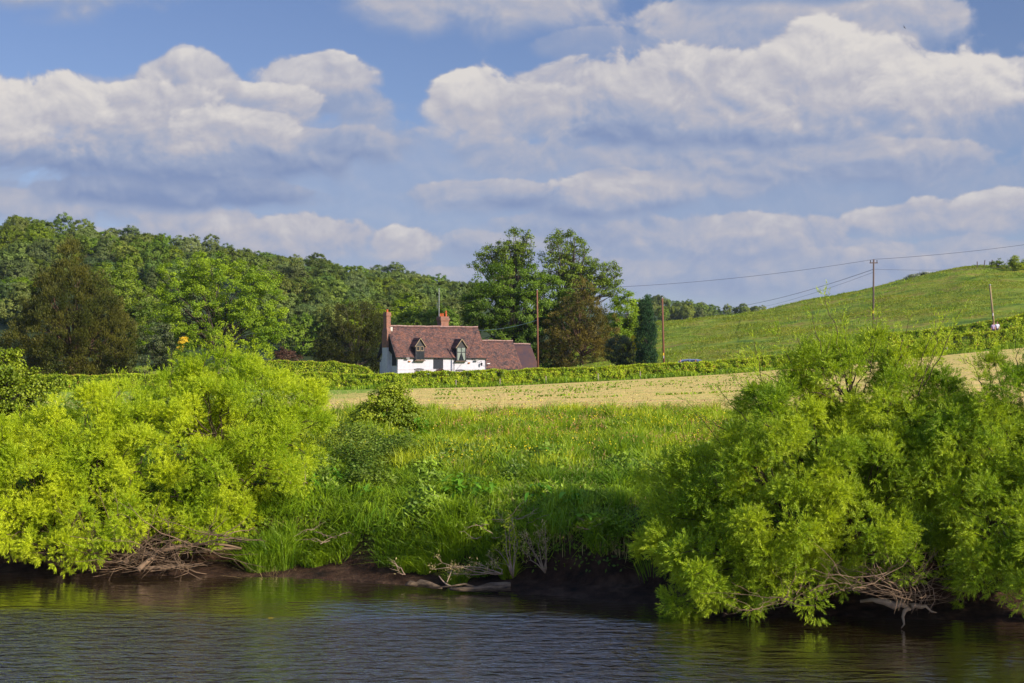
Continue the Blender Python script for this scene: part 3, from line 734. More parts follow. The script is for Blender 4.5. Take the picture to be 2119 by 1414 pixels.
def roof_slab(mb, x0, x1, y0, z0, y1, z1, th=.14, sag=.10, nx=24, ny=10, seed=1, skew=0.0):
    """a tiled roof slope with a gentle old sag; y0,z0 = eaves; y1,z1 = ridge"""
    r = np.random.default_rng(seed); s_, t = np.meshgrid(np.linspace(0, 1, nx), np.linspace(0, 1, ny))
    X = x0 + (x1 - x0) * s_ + skew * t; Y = y0 + (y1 - y0) * t; Z = z0 + (z1 - z0) * t
    dz = -sag * (np.sin(s_ * math.pi * 1.0) * .8 + .25 * np.sin(s_ * 7 + 1)) * (0.3 + .7 * t) + (vnoise(X * 1.1 + seed * 9, t * 4) - .5) * .07
    top = np.stack([X, Y, Z + dz], -1).reshape(-1, 3); bot = top - np.array((0, 0, th)); n = nx * ny
    i = np.arange(ny - 1)[:, None]; j = np.arange(nx - 1)[None, :]; a_ = i * nx + j
    Qt = np.stack([a_, a_ + 1, a_ + nx + 1, a_ + nx], -1).reshape(-1, 4); Qb = Qt[:, ::-1] + n
    e = []
    for k in range(nx - 1): e += [(k, n + k, n + k + 1, k + 1), ((ny - 1) * nx + k + 1, n + (ny - 1) * nx + k + 1, n + (ny - 1) * nx + k, (ny - 1) * nx + k)]
    for k in range(ny - 1): e += [(k * nx, (k + 1) * nx, n + (k + 1) * nx, n + k * nx), ((k + 1) * nx + nx - 1, k * nx + nx - 1, n + k * nx + nx - 1, n + (k + 1) * nx + nx - 1)]
    mb.add(np.concatenate([top, bot]), np.concatenate([Qt, Qb, np.array(e)]))
    return top.reshape(ny, nx, 3)


def gable_roof(x0, x1, ev, rz, dep, name, mat, seed, par, y_off=0.0, oh=OH, sag=.1, ridge=True):
    sl_ = (rz - ev) / (dep / 2); mb = MB()
    t = roof_slab(mb, x0, x1, y_off - oh, ev - oh * sl_ + .12, y_off + dep / 2, rz + .1, seed=seed, sag=sag)
    roof_slab(mb, x0, x1, y_off + dep + oh, ev - oh * sl_ + .12, y_off + dep / 2 + .002, rz + .1, seed=seed, sag=sag)
    ro = mb.build(name, mat, par, True)
    for p_ in ro.data.polygons: p_.use_smooth = abs(p_.normal.x) < .5
    if ridge:
        MB().tube(t[-1] + np.array((0, 0, .02)), .10, 6).build('ridge_tile', RIDGE, ro)
    return ro


roof = gable_roof(-.30, LEN + .25, EV, RZ, DEP, 'roof', TILE, 3, cott)
# verge boards at both gables, dark
mb = MB(); sl_ = (RZ - EV) / (DEP / 2)
for xx in (-.30,):
    mb.prism([(-OH - .05, EV - OH * sl_ - .12), (-OH - .05, EV - OH * sl_ + .06), (DEP / 2, RZ + .08), (DEP + OH + .05, EV - OH * sl_ + .06), (DEP + OH + .05, EV - OH * sl_ - .12), (DEP / 2, RZ - .14)], 'x', xx - .05, xx + .0)
mb.build('bargeboard', BLACK, cott)
mb = MB(); mb.tube([(-.3, -OH - .08, EV - .28), (LEN + .3, -OH - .08, EV - .34)], .06, 6)
gut = mb.build('gutter', BLACK, cott)
for px in (822.3, 939.5, 1004.5):
    X = fx(px); MB().tube([(X, -OH - .06, EV - .3), (X, -.08, EV - .6), (X, -.08, 0)], .05, 6).build('downpipe', solid('pipe_grey', (.10, .09, .09), .6) if 'pipe_grey' not in MATS else MATS['pipe_grey'], cott)


def window(par, x0, x1, z0, z1, y, frame_mat, panes, curtain=False, depth=.06):
    mb = MB(); w = .055
    mb.box(x0, x0 + w, y - depth, y, z0, z1); mb.box(x1 - w, x1, y - depth, y, z0, z1)
    mb.box(x0 + w, x1 - w, y - depth, y, z0, z0 + w); mb.box(x0 + w, x1 - w, y - depth, y, z1 - w, z1)
    xm = (x0 + x1) / 2; zm = z0 + (z1 - z0) * .62
    mb.box(xm - w * .45, xm + w * .45, y - depth * .9, y, z0 + w, z1 - w)
    if panes: mb.box(x0 + w, xm - w * .45, y - depth * .8, y, zm - .03, zm + .03); mb.box(xm + w * .45, x1 - w, y - depth * .8, y, zm - .03, zm + .03)
    wn = mb.build('window', frame_mat, par)
    MB().box(x0 + .01, x1 - .01, y - .012, y - .004, z0 + .01, z1 - .01).build('pane', GLASS, wn)
    if curtain:
        cu = MB()
        for s_ in (-1, 1):
            xe = x0 + .07 if s_ < 0 else x1 - .07; xi = xm - .06 if s_ < 0 else xm + .06
            cu.hexa([(min(xe, (xe * 2 + xi) / 3), y - .03, z0 + .08), (max(xe, (xe * 2 + xi) / 3), y - .03, z0 + .08), (max(xe, (xe * 2 + xi) / 3), y - .016, z0 + .08), (min(xe, (xe * 2 + xi) / 3), y - .016, z0 + .08),
                     (min(xe, xi), y - .03, zm - .05), (max(xe, xi), y - .03, zm - .05), (max(xe, xi), y - .016, zm - .05), (min(xe, xi), y - .016, zm - .05)])
            cu.box(min(xe, xi), max(xe, xi), y - .03, y - .016, zm + .06, z1 - .09)
        cu.build('curtain', CURTAIN, wn)
    return wn


def dormer(px0, px1, apex_py, zt_py, sill_py, cream, curtain, lab=None):
    x0, x1 = fx(px0), fx(px1); xm = (x0 + x1) / 2; w = (x1 - x0) / 2
    zs = fz((px0 + px1) / 2, sill_py) + .08; zt = fz((px0 + px1) / 2, zt_py); za = fz((px0 + px1) / 2, apex_py)
    yb = -.44; sl_ = (RZ - EV) / (DEP / 2)
    ydep = lambda z: (z - EV) / sl_
    mb = MB()      # timber cheeks and front
    for s_ in (-1, 1):
        xa = xm + s_ * w; xb = xm + s_ * (w - .10)
        mb.prism([(yb, zs), (yb, zt), (ydep(zt) + .1, zt), (.1, EV - .1), (-.01, zs)], 'x', min(xa, xb), max(xa, xb))
    d_ = mb.build('dormer', BLACK, cott)
    if lab: d_['label'] = lab
    MB().prism([(xm - w + .02, zt - .02), (xm + w - .02, zt - .02), (xm, za - .12)], 'y', yb - .0, yb + .08).build('dormer_gable', solid('weathered_board', (.07, .065, .06), .8, (.03, .028, .027), 9) if 'weathered_board' not in MATS else MATS['weathered_board'], d_)
    rw = w + .20; rz_ = za; re = zt - .12; yf = yb - .20
    mb = MB()
    for s_ in (-1, 1):
        yr, ye = ydep(rz_) + .15, ydep(re) + .12
        q = [(xm, yf, rz_), (xm + s_ * rw, yf, re), (xm + s_ * rw, ye, re), (xm, yr, rz_)]
        t = .07; top = q if s_ > 0 else q
        mb.hexa([(a_, b_, c_ - t) for a_, b_, c_ in top] + list(top))
    mb.build('dormer_roof', TILE, d_)
    bgm = MB()
    for s_ in (-1, 1):
        bgm.hexa([(xm, yf - .04, rz_ - .15), (xm + s_ * rw, yf - .04, re - .13), (xm + s_ * rw, yf - .003, re - .13), (xm, yf - .003, rz_ - .15),
                  (xm, yf - .04, rz_ + .02), (xm + s_ * rw, yf - .04, re + .03), (xm + s_ * rw, yf - .003, re + .03), (xm, yf - .003, rz_ + .02)])
    bgm.build('dormer_bargeboard', CREAMP, d_)
    MB().box(xm - w - .14, xm + w + .14, yb - .12, 0.0, zs - .12, zs).build('sill', solid('brick_sill', (.14, .09, .07), .9) if 'brick_sill' not in MATS else MATS['brick_sill'], d_)
    window(d_, xm - w + .10, xm + w - .10, zs, zt - .02, yb + .05, BLACK, True, curtain)
    if cream:
        ztop = zt - .06; zl = ztop - (zt - zs) * .33
        for s_ in (-1, 1):
            cm = MB()
            a_, b_ = xm + s_ * .06, xm + s_ * (w - .13); a_, b_ = min(a_, b_), max(a_, b_); y0, y1 = yb - .045, yb - .012
            cm.box(a_, b_, y0, y1, zl, zl + .09); cm.box(a_, b_, y0, y1, ztop - .06, ztop); cm.box(a_ + .002, a_ + .07, y0 + .003, y1 - .003, zl + .003, ztop - .003); cm.box(b_ - .07, b_ - .002, y0 + .003, y1 - .003, zl + .003, ztop - .003)
            cm.box(a_, b_, y0, y1, zs + .02, zs + .10)
            cm.build('casement', CREAMP, d_)


dormer(857.4, 875.8, 699.5, 716, 747, True, False, 'dormer with two cream framed top lights')
dormer(942.0, 962.0, 701.5, 718.5, 748, False, True, 'dormer with pale curtains behind a black frame')
# blank black board
MB().box(fx(897), fx(916.6), -.09, -.0, fz(906, 763.3), fz(906, 743)).build('signboard', SIGNBLK, cott)
MB().tube([(fx(903), 0, fz(906, 741.5)), (fx(903), -.3, fz(906, 740.5)), (fx(906), -.45, fz(906, 741))], .035, 6).build('sign_lamp', BLACK, cott)
# ground floor windows with black arched heads
for a_, b_, t in ((856.5, 877.5, 761.0), (942.3, 963.0, 763.4)):
    x0, x1 = fx(a_), fx(b_); zt = fz((a_ + b_) / 2, t); w = window(cott, x0 + .12, x1 - .12, zt - 1.45, zt - .32, -.015, WHITE2, True)
    n = 9; xs = np.linspace(x0, x1, n); arch = [(x, zt - .34 + .20 * (1 - ((x - (x0 + x1) / 2) / ((x1 - x0) / 2)) ** 2) * .6 + .12) for x in xs]
    MB().prism(arch + [(x1 - .1, zt - .32), (x0 + .1, zt - .32)], 'y', -.05, -.003).build('window_head', BLACK, w)
# blind arched window painted black on the gable
za, zb = Zpx(757, HD) - hz0, Zpx(726.5, HD) - hz0; ya, yb_ = .22, 1.85; ym = (ya + yb_) / 2; rr = (yb_ - ya) / 2
poly = [(ya, za), (yb_, za)] + [(ym + rr * math.cos(t), zb - rr * .8 + rr * .8 * math.sin(t)) for t in np.linspace(0, math.pi, 10)]
MB().prism(poly, 'x', -.035, -.003).build('blind_window', SIGNBLK, cott)
# lamps on the front wall
LAMPW = solid('floodlight_body', (.25, .24, .22), .5)
for px, py in ((841.5, 742), (984, 746)):
    x, z = fx(px), fz(px, py); mb = MB().box(x - .05, x + .05, -.25, 0, z - .03, z + .03).box(x - .26, x + .26, -.5, -.25, z - .06, z + .12)
    mb.build('floodlight', LAMPW, cott)
for px, py in ((846.5, 748.2), (970, 751.2)):
    x, z = fx(px), fz(px, py); MB().box(x - .14, x + .16, -.18, 0, z - .09, z + .08).build('wall_vent', ORANGEB, cott)
for px, py in ((831, 741), (977.5, 744)):
    x, z = fx(px), fz(px, py); MB().box(x - .05, x + .05, -.10, 0, z - .10, z + .08).build('junction_box', BLACK, cott)
x, z = fx(994), fz(994, 754.5)
mb = MB().tube([(x, 0, z + .4), (x, -.35, z + .5), (x, -.38, z + .25)], .025, 5).tube([(x, -.38, z + .25), (x, -.38, z + .2), (x, -.38, z - .12), (x, -.38, z - .25)], [.04, .17, .11, .02], 6)
mb.build('lantern', BLACK, cott)
x = -.02; z = Zpx(745, HD) - hz0; mb = MB().tube([(0, 4.9, z), (-.5, 4.9, z + .1), (-.7, 4.9, z)], .04, 5).box(-1.0, -.55, 4.7, 5.1, z - .25, z - .02); mb.build('gable_lamp', BLACK, cott)
# gabled door hood
x0, x1, xm = fx(893), fx(922), fx(909.5); zb_, zt = fz(909, 771), fz(909, 763.3); mb = MB()
for s_, xe in ((-1, x0), (1, x1)):
    mb.hexa([(xm, -1.0, zt - .07), (xe, -1.0, zb_ - .07), (xe, 0, zb_ - .07), (xm, 0, zt - .07), (xm, -1.0, zt), (xe, -1.0, zb_), (xe, 0, zb_), (xm, 0, zt)])
ph = mb.build('porch_hood', TILE, cott)
MB().tube([(x0 + .1, -.92, zb_ - .05), (x0 + .1, -.92, 0)], .06, 6).build('porch_post', CREAMP, ph); MB().tube([(x1 - .1, -.92, zb_ - .05), (x1 - .1, -.92, 0)], .06, 6).build('porch_post', CREAMP, ph)
MB().box(xm - .5, xm + .5, -.06, -.0, 0, 2.05).build('door', BLACK, cott)
# chimney on the left gable: white breast below, brick stack above, dark corbelled head
yc = DEP / 2; z1 = Zpx(645, HD) - hz0; z2 = Zpx(682, HD) - hz0; z3 = Zpx(719, HD) - hz0
ch = MB().box(-.62, -.0, yc - .95, yc + .95, z3, z2 - .1)
ch.hexa([(-.62, yc - .95, z2 - .1), (0, yc - .95, z2 - .1), (0, yc + .95, z2 - .1), (-.62, yc + .95, z2 - .1), (-.55, yc - .62, z2 + .35), (.0, yc - .62, z2 + .35), (.0, yc + .62, z2 + .35), (-.55, yc + .62, z2 + .35)])
ch.box(-.55, .10, yc - .62, yc + .62, z2 + .35, z1 - .55).box(-.62, .17, yc - .69, yc + .69, z1 - .55, z1 - .32).box(-.58, .13, yc - .65, yc + .65, z1 - .32, z1)
ch = ch.build('chimney', BRICK, cott)
MB().box(-.60, -.004, yc - .93, yc + .93, 0, z3).build('chimney_breast', WHITE, cott)
MB().cyl(-.22, yc - .05, z1, z1 + .42, .17, .14).build('chimney_pot', POT, ch)
MB().box(.0, .32, yc - .8, yc - .62, z2 - .2, z2 + .42).build('flashing', solid('mortar_fillet', (.55, .50, .42), .9), ch)
# ridge chimney, behind the ridge
X = fx(914) + 1.5; D2 = HD + X * math.sin(TH) + 3; z1 = Zpx(655, D2) - hz0; y0, y1 = DEP / 2 + .15, DEP / 2 + 1.55; X0, X1 = X, X + 1.25
ch2 = MB().box(X0, X1, y0, y1, RZ - 1.6, z1 - .75).box(X0 - .06, X1 + .06, y0 - .06, y1 + .06, z1 - .75, z1 - .55).box(X0 - .12, X1 + .12, y0 - .12, y1 + .12, z1 - .55, z1 - .25).box(X0 - .05, X1 + .05, y0 - .05, y1 + .05, z1 - .25, z1)
ch2 = ch2.build('chimney', BRICK, cott)
for xx, yy, hh_ in ((.12, .5, .40), (.42, .4, .42), (.95, .35, .82)):
    MB().cyl(X0 + xx, y0 + yy, z1, z1 + hh_, .17, .15).cyl(X0 + xx, y0 + yy, z1 + hh_, z1 + hh_ + .06, .19, .19).build('chimney_pot', POT, ch2)
# lower wing
wx0, wx1 = LEN + .003, fx(1078.5); EV2 = fz(1040, 764.0) + .30; RZ2 = RZ - 2.0
mb = MB(); gp = [(.2, 0), (DEP - .3, 0), (DEP - .3, EV2), (DEP / 2, EV2 + (RZ2 - EV2) * .96), (.2, EV2)]
mb.prism(gp, 'x', wx0 + .01, wx0 + .2); mb.prism(gp, 'x', wx1 - .3, wx1); mb.box(wx0 + .2, wx1 - .3, .2, .45, 0, EV2); mb.box(wx0 + .2, wx1 - .3, DEP - .6, DEP - .3, 0, EV2)
mb.build('wing_wall', WHITE2, cott)
gable_roof(wx0 + .03, wx1 + .25, EV2, RZ2, DEP - .5, 'wing_roof', TILE, 9, cott, y_off=.2, sag=.08)
MB().tube([(wx0, -.12, EV2 - .3), (wx1 + .2, -.12, EV2 - .36)], .05, 6).build('gutter', BLACK, cott)
MB().box(fx(1007.5), fx(1013), -.18, .0, fz(1010, 753.5), fz(1010, 751.8)).build('wall_light', WHT, cott)
# rear wing with dark tiles
rx0, rx1 = wx1 + .26, fx(1116)
mb = MB(); gp = [(.5, 0), (DEP - .5, 0), (DEP - .5, EV2 - .2), (DEP / 2, RZ2 - .7), (.5, EV2 - .2)]
mb.prism(gp, 'x', rx0, rx0 + .2); mb.prism(gp, 'x', rx1 - .3, rx1); mb.box(rx0 + .2, rx1 - .3, .5, .75, 0, EV2 - .2)
mb.build('outbuilding_wall', BRICK, cott)
gable_roof(rx0 - .05, rx1 + .2, EV2 - .2, RZ2 - .5, DEP - .8, 'outbuilding_roof', SLATE, 12, cott, y_off=.4, sag=.05)

# ------------------------------------------------------------------ poles and wires


def pole(label, px, D, py_top, lean, mat, cross=False, tags=(), base_py=None, r0=.15, collar=None):
    x = (px - CX) / F * D; z0 = float(Hxy(x, D)) - .2; top = P(px + lean, py_top, D)
    root = empty('utility_pole', (x, D, z0), 0, label, 'utility pole', 'wooden poles along the lane and hillside')
    t = top - np.array((x, D, z0)); t[1] = 0
    MB().tube([(0, 0, 0), tuple(t * .5), tuple(t)], [r0, r0 * .85, r0 * .7], 10).build('shaft', mat, root, True)
    if cross:
        MB().box(t[0] - .55, t[0] + .55, -.07, .07, t[2] - .55, t[2] - .42).build('crossarm', mat, root)
        for k in (-.45, 0.05, .45):
            MB().cyl(t[0] + k, 0, t[2] - .42, t[2] - .12, .05, .07, 8).build('insulator', WIREM, root)
    else:
        MB().cyl(t[0], 0, t[2] - .02, t[2] + .08, r0 * .9, r0 * .5, 8).build('cap', STEEL, root)
    for (py, m_, w) in tags:
        zz = Zpx(py, D) - z0; f_ = zz / t[2]; MB().box(t[0] * f_ - w, t[0] * f_ + w * .3, -r0 - .03, -r0 + .05, zz - .18, zz + .18).build('marker_plate', m_, root)
    return top


pA = pole('reddish wooden pole standing right of the cottage, in front of the dark tree', 1113.5, 200, 600, -2, POLE, tags=[])
pB = pole('reddish bare wooden pole between the dark cypress and the silver car', 1374, 180, 617, -3.5, POLE, tags=[(733.5, YEL, .10), (739, WHT, .05)])
pC = pole('dark wooden pole with crossarm carrying wires, on the grassy hillside', 1807, 195, 537, 1, POLE3, True, tags=[(646, YEL, .12)])
pD = pole('pale leaning wooden pole beside the two walkers', 2059, 178, 590, -10.5, POLE2, tags=[(651, WHT, .06)])


def wire(label, a_, b_, sag, mat, r=.022, n=24):
    a_ = np.array(a_, float); b_ = np.array(b_, float); t = np.linspace(0, 1, n)[:, None]
    p_ = a_ + (b_ - a_) * t; p_[:, 2] -= (4 * sag * t * (1 - t))[:, 0]
    o = MB().tube(p_ - a_, r, 5).build('overhead_wire', mat, None, True); o.location = a_; tag(o, label, 'wire', 'overhead wires')


o3 = np.array((0, 0, .05))
wire('wire running from the dark pole with crossarm down to the pole beside the cottage', pC + o3 * 0, pA + o3, .9, WIREM)
wire('wire running from the dark pole with crossarm up to the right edge', pC, P(2300, 478, 192), .5, WIREM)
wire('wire running left from the reddish pole beside the cottage, across the dark tree', pA + o3, P(700, 640, 232), .8, WIREM)
pc2 = pC - np.array((0, 0, 1.35)); pc3 = pC - np.array((0, 0, 1.75))
wire('upper of two lower wires dropping from the dark pole to the far wood', pc2, P(1395, 640, 420), 2.2, WIREM, .03)
wire('lower of two lower wires dropping from the dark pole to the far wood', pc3, P(1410, 648, 430), 2.4, WIREM, .018)
wire('thin wire from the dark pole to the hill crest fence', pc2, P(2095, 551, 286), .4, WIREM, .02)
hr = np.array(cott.location) + np.array((math.cos(TH), math.sin(TH), 0)) * (LEN - .2) + np.array((-math.sin(TH), math.cos(TH), 0)) * 2.6
wire('pale green cable from the cottage roof up to the reddish pole', (hr[0], hr[1], P(988, 684, hr[1])[2]), pA - np.array((0, 0, P(CX, 600, 200)[2] - P(CX, 663, 200)[2])), .35, WIREG, .035)
x, y, z = P(908.5, 672, 226); z0 = float(Hxy(x, y)); zt = P(908.5, 597, y)[2]
root = empty('antenna_mast', (x, y, z0), 0, 'thin grey antenna mast standing behind the cottage chimney', 'antenna mast')
MB().tube([(0, 0, 0), (0, 0, zt - z0)], .05, 6).build('mast', STEEL, root)
MB().tube([(-.35, 0, zt - z0 - 2.6), (.0, 0, zt - z0 - 2.6)], .03, 5).tube([(-.3, 0, zt - z0 - 3.2), (-.3, 0, zt - z0 - 2.2)], .03, 5).build('aerial', STEEL, root)

# ------------------------------------------------------------------ car and people on the lane


def car(label, px, D, py_roof, col):
    x = (px - CX) / F * D; L_ = 4.4; z0 = Zpx(py_roof, D) - 1.56; y = D
    root = empty('parked_car', (x, y, z0), 0.0, label, 'car')
    paint = solid('silver_blue_paint', col, 0.25, tuple(c * .9 for c in col), 1, metal=.3, spec=.6, coat=.6)
    tyre = solid('tyre_rubber', (.02, .02, .02), .9); rim = solid('wheel_rim', (.45, .45, .47), .35, metal=.7)
    # side profile (x, z): front is to the left
    lo = [(-2.2, .35), (-2.2, .62), (-2.12, .80), (-1.3, .98), (1.95, 1.02), (2.18, .90), (2.2, .4)]
    b = MB().prism(lo, 'y', -.86, .86).build('body', paint, root)
    cab_lo = [(-1.35, .985), (-.60, 1.46), (0.2, 1.55), (1.2, 1.53), (1.75, 1.42), (2.08, 1.0)]
    n = len(cab_lo); V_ = []
    for yy, s_ in ((-.80, 0), (-.64, 1), (.64, 1), (.80, 0)): V_.append(yy)
    roofp = [(-.60, 1.46), (0.2, 1.55), (1.2, 1.53), (1.75, 1.42)]
    mb = MB()
    for k in range(3):
        (xa, za_), (xb, zb_) = roofp[k], roofp[k + 1]
        mb.hexa([(xa, -.62, za_ - .06), (xb, -.62, zb_ - .06), (xb, .62, zb_ - .06), (xa, .62, za_ - .06), (xa, -.58, za_), (xb, -.58, zb_), (xb, .58, zb_), (xa, .58, za_)])
    mb.build('roof', paint, root)
    for s_ in (-1, 1):
        mb = MB()
        for (xa, za_, xb, zb_) in ((-1.38, .97, -.60, 1.46), (.28, 1.0, .30, 1.52), (2.1, 1.0, 1.75, 1.42), (1.3, 1.0, 1.28, 1.5)):
            mb.tube([(xa, s_ * .80, za_), (xb, s_ * .62, zb_ - .02)], .045, 5)
        mb.tube([(p_[0], s_ * .63, p_[1] + .035) for p_ in roofp], .022, 5)
        mb.build('side_frame', paint, root)
    mb = MB()
    for k in range(n - 1):
        (xa, za_), (xb, zb_) = cab_lo[k], cab_lo[k + 1]
    gl = [(-1.30, 1.0), (-.58, 1.41), (.2, 1.49), (1.2, 1.47), (1.72, 1.38), (2.03, 1.0)]
    m2 = len(gl); v = []
    for s_ in (-1, 1): v += [(x_, s_ * (.79 - (z_ - 1.0) * .36), z_) for x_, z_ in gl]
    Q = [(k, k + 1, m2 + k + 1, m2 + k) for k in range(m2 - 1)]; v += [(0.3, -.7, 1.2), (0.3, .7, 1.2)]
    T = [(2 * m2, (k + 1) % m2, k) for k in range(m2)] + [(2 * m2 + 1, m2 + k, m2 + (k + 1) % m2) for k in range(m2)]
    MB().add(v, Q, T).build('window_glass', GLASS, root)
    for wx in (-1.35, 1.35):
        for s_ in (-1, 1):
            w = MB().tube([(wx, s_ * .70, .33), (wx, s_ * .89, .33)], .33, 18).build('wheel', tyre, root)
            MB().tube([(wx, s_ * .885, .33), (wx, s_ * .90, .33)], .20, 12).build('rim', rim, w)
    for s_ in (-1, 1):
        MB().ball((-2.12, s_ * .62, .72), (.10, .2, .09), 5).build('headlight', WHT, root)
        MB().ball((2.15, s_ * .68, .80), (.07, .12, .12), 5).build('tail_light', solid('red_lens', (.4, .01, .01), .3) if 'red_lens' not in MATS else MATS['red_lens'], root)
        MB().box(-1.05, -.93, s_ * .86 if s_ > 0 else -.98, .98 if s_ > 0 else -.86, 1.0, 1.12).build('mirror', paint, root)


car('silver blue estate car on the lane, its roof showing over the hedge', 1421, 173.2, 744, (.30, .36, .52))
SKIN = solid('skin', (.50, .23, .15), .6)


def person(label, px, D, py_top, shirt, hairc, trous, face, seed, height=1.70):
    r = np.random.default_rng(seed); x = (px - CX) / F * D; z0 = Zpx(py_top, D) - height; k = height / 1.70
    root = empty('person', (x, D, z0), face, label, 'person')
    S = lambda *a_: tuple(c * k for c in a_)

    def skin(name, verts, edges, rad, mat, par, sub=2):
        me = bpy.data.meshes.new(name); me.from_pydata([S(*v) for v in verts], edges, []); o = bpy.data.objects.new(name, me); link(o, par)
        md = o.modifiers.new('skin', 'SKIN')
        for i, rr in enumerate(rad): me.skin_vertices[0].data[i].radius = (rr[0] * k, rr[1] * k) if isinstance(rr, tuple) else (rr * k, rr * k)
        me.skin_vertices[0].data[0].use_root = True
        sb = o.modifiers.new('sub', 'SUBSURF'); sb.levels = sub; sb.render_levels = sub; me.materials.append(mat)
        return o
    # front is -Y.  pelvis, spine, neck, head, then legs mid-stride and arms
    st = .20
    v = [(0, 0, .92), (0, 0, 1.10), (0, .0, 1.32), (0, -.01, 1.44), (0, -.02, 1.50), (0, -.03, 1.60), (0, -.03, 1.67),
         (-.10, 0, .88), (-.11, -.12, .48), (-.11, -st + .02, .09), (-.11, -st - .12, .04), (.10, 0, .88), (.11, .02, .48), (.11, st, .11), (.11, st - .12, .05),
         (-.19, 0, 1.38), (-.24, .06, 1.12), (-.23, -.06, .88), (-.22, -.12, .80), (.19, 0, 1.38), (.24, -.05, 1.12), (.23, -.16, .90), (.22, -.22, .82),
         (0, -.115, 1.575)]
    e_ = [(0, 1), (1, 2), (2, 3), (3, 4), (4, 5), (5, 6), (0, 7), (7, 8), (8, 9), (9, 10), (0, 11), (11, 12), (12, 13), (13, 14), (2, 15), (15, 16), (16, 17), (17, 18), (2, 19), (19, 20), (20, 21), (21, 22), (5, 23)]
    rd = [(.14, .10), (.13, .095), (.15, .10), .06, .055, (.078, .095), (.05, .06), .075, .055, .04, .03, .075, .055, .04, .03, .055, .042, .032, .03, .055, .042, .032, .03, .014]
    skin('body', v, e_, rd, SKIN, root)
    sv = [(0, 0, .88), (0, 0, 1.10), (0, 0, 1.33), (0, -.005, 1.43), (-.19, 0, 1.38), (-.24, .05, 1.14), (.19, 0, 1.38), (.24, -.04, 1.14)]
    skin('shirt', sv, [(0, 1), (1, 2), (2, 3), (2, 4), (4, 5), (2, 6), (6, 7)], [(.165, .125), (.155, .12), (.175, .125), .085, .075, .068, .075, .068], shirt, root)
    tv = [(0, 0, .94), (-.10, 0, .86), (-.11, -.12, .48), (-.11, -st + .02, .12), (.10, 0, .86), (.11, .02, .48), (.11, st, .14)]
    skin('trousers', tv, [(0, 1), (1, 2), (2, 3), (0, 4), (4, 5), (5, 6)], [(.15, .115), .095, .072, .058, .095, .072, .058], trous, root)
    h_ = MB().ball(S(0, .008, 1.625), S(.095, .112, .10), 6).build('hair', hairc, root, True)
    
    for s_ in (-1, 1): MB().ball(S(.032 * s_, -.122, 1.60), .010 * k, 4).build('eye', BLACK, root)


CL_W = solid('white_shirt', (.62, .62, .66), .9); CL_P = solid('mauve_top', (.42, .30, .40), .9, (.25, .17, .28), 14); TRD = solid('dark_trousers', (.03, .035, .06), .9)
H_BR = solid('brown_hair', (.16, .06, .03), .8); H_GR = solid('sandy_hair', (.35, .16, .08), .8); CL_G = solid('grey_jacket', (.12, .12, .13), .9)
person('person in a mauve patterned top walking beside the leaning pole', 2055.5, 171.5, 668, CL_P, H_BR, TRD, .25, 1)
person('person in a white shirt walking right of the leaning pole', 2064, 171.8, 666.5, CL_W, H_GR, TRD, .15, 2, 1.74)
person('person with reddish face passing the front of the silver car', 1407.5, 170.6, 744.8, CL_G, SKIN, TRD, -1.2, 3, 1.68)
person('person with sandy hair near the rear of the silver car', 1439, 170.8, 745.0, CL_G, H_GR, TRD, 1.2, 4, 1.70)


def bird(label, p_, ws, roll, mat, group=None, yaw=0.0, standing=False):
    o = empty('bird', p_, yaw, label, 'bird')
    mb = MB().tube([(-.5 * ws, 0, 0), (-.35 * ws, 0, .01), (-.1 * ws, 0, .02), (.1 * ws, 0, .02), (.22 * ws, 0, .03), (.3 * ws, 0, .03), (.36 * ws, 0, .015)], np.array([.02, .03, .09, .10, .06, .055, .008]) * ws, 8)
    mb.build('body', mat, o, True)
    if not standing:
        for s_ in (-1, 1):
            w = [(.12, .05), (.06, .45), (-.05, .95), (-.18, 1.0), (-.12, .5), (-.14, .05)]
            V_ = [(a_ * ws, s_ * b_ * ws * .6, .03 * ws + abs(b_) * .12 * ws) for a_, b_ in w]; V2 = [(a_, b_, c_ - .012 * ws) for a_, b_, c_ in V_]
            MB().add(V_ + V2, [(0, 1, 4, 5), (1, 2, 3, 4), (6, 11, 10, 7), (7, 10, 9, 8)] + [(k, (k + 1) % 6, 6 + (k + 1) % 6, 6 + k) for k in range(6)]).build('wing', mat, o)
    else:
        MB().tube([(0, .03 * ws, 0), (0, .03 * ws, -.3 * ws)], .012, 4).build('leg', mat, o); MB().tube([(0, -.03 * ws, 0), (0, -.03 * ws, -.3 * ws)], .012, 4).build('leg', mat, o)
    o.rotation_euler = (roll, 0, yaw)
    return o


bird('dark bird flying high in front of the upper right cloud', P(1871, 57, 120), .30, .95, BLACK, yaw=1.9)
q = P(1193, 838, 66); q[2] = float(Hxy(q[0], 66)) + .09
bird('black and white bird standing on the mown field', q, .28, 0, BLACK, yaw=2.6, standing=True)
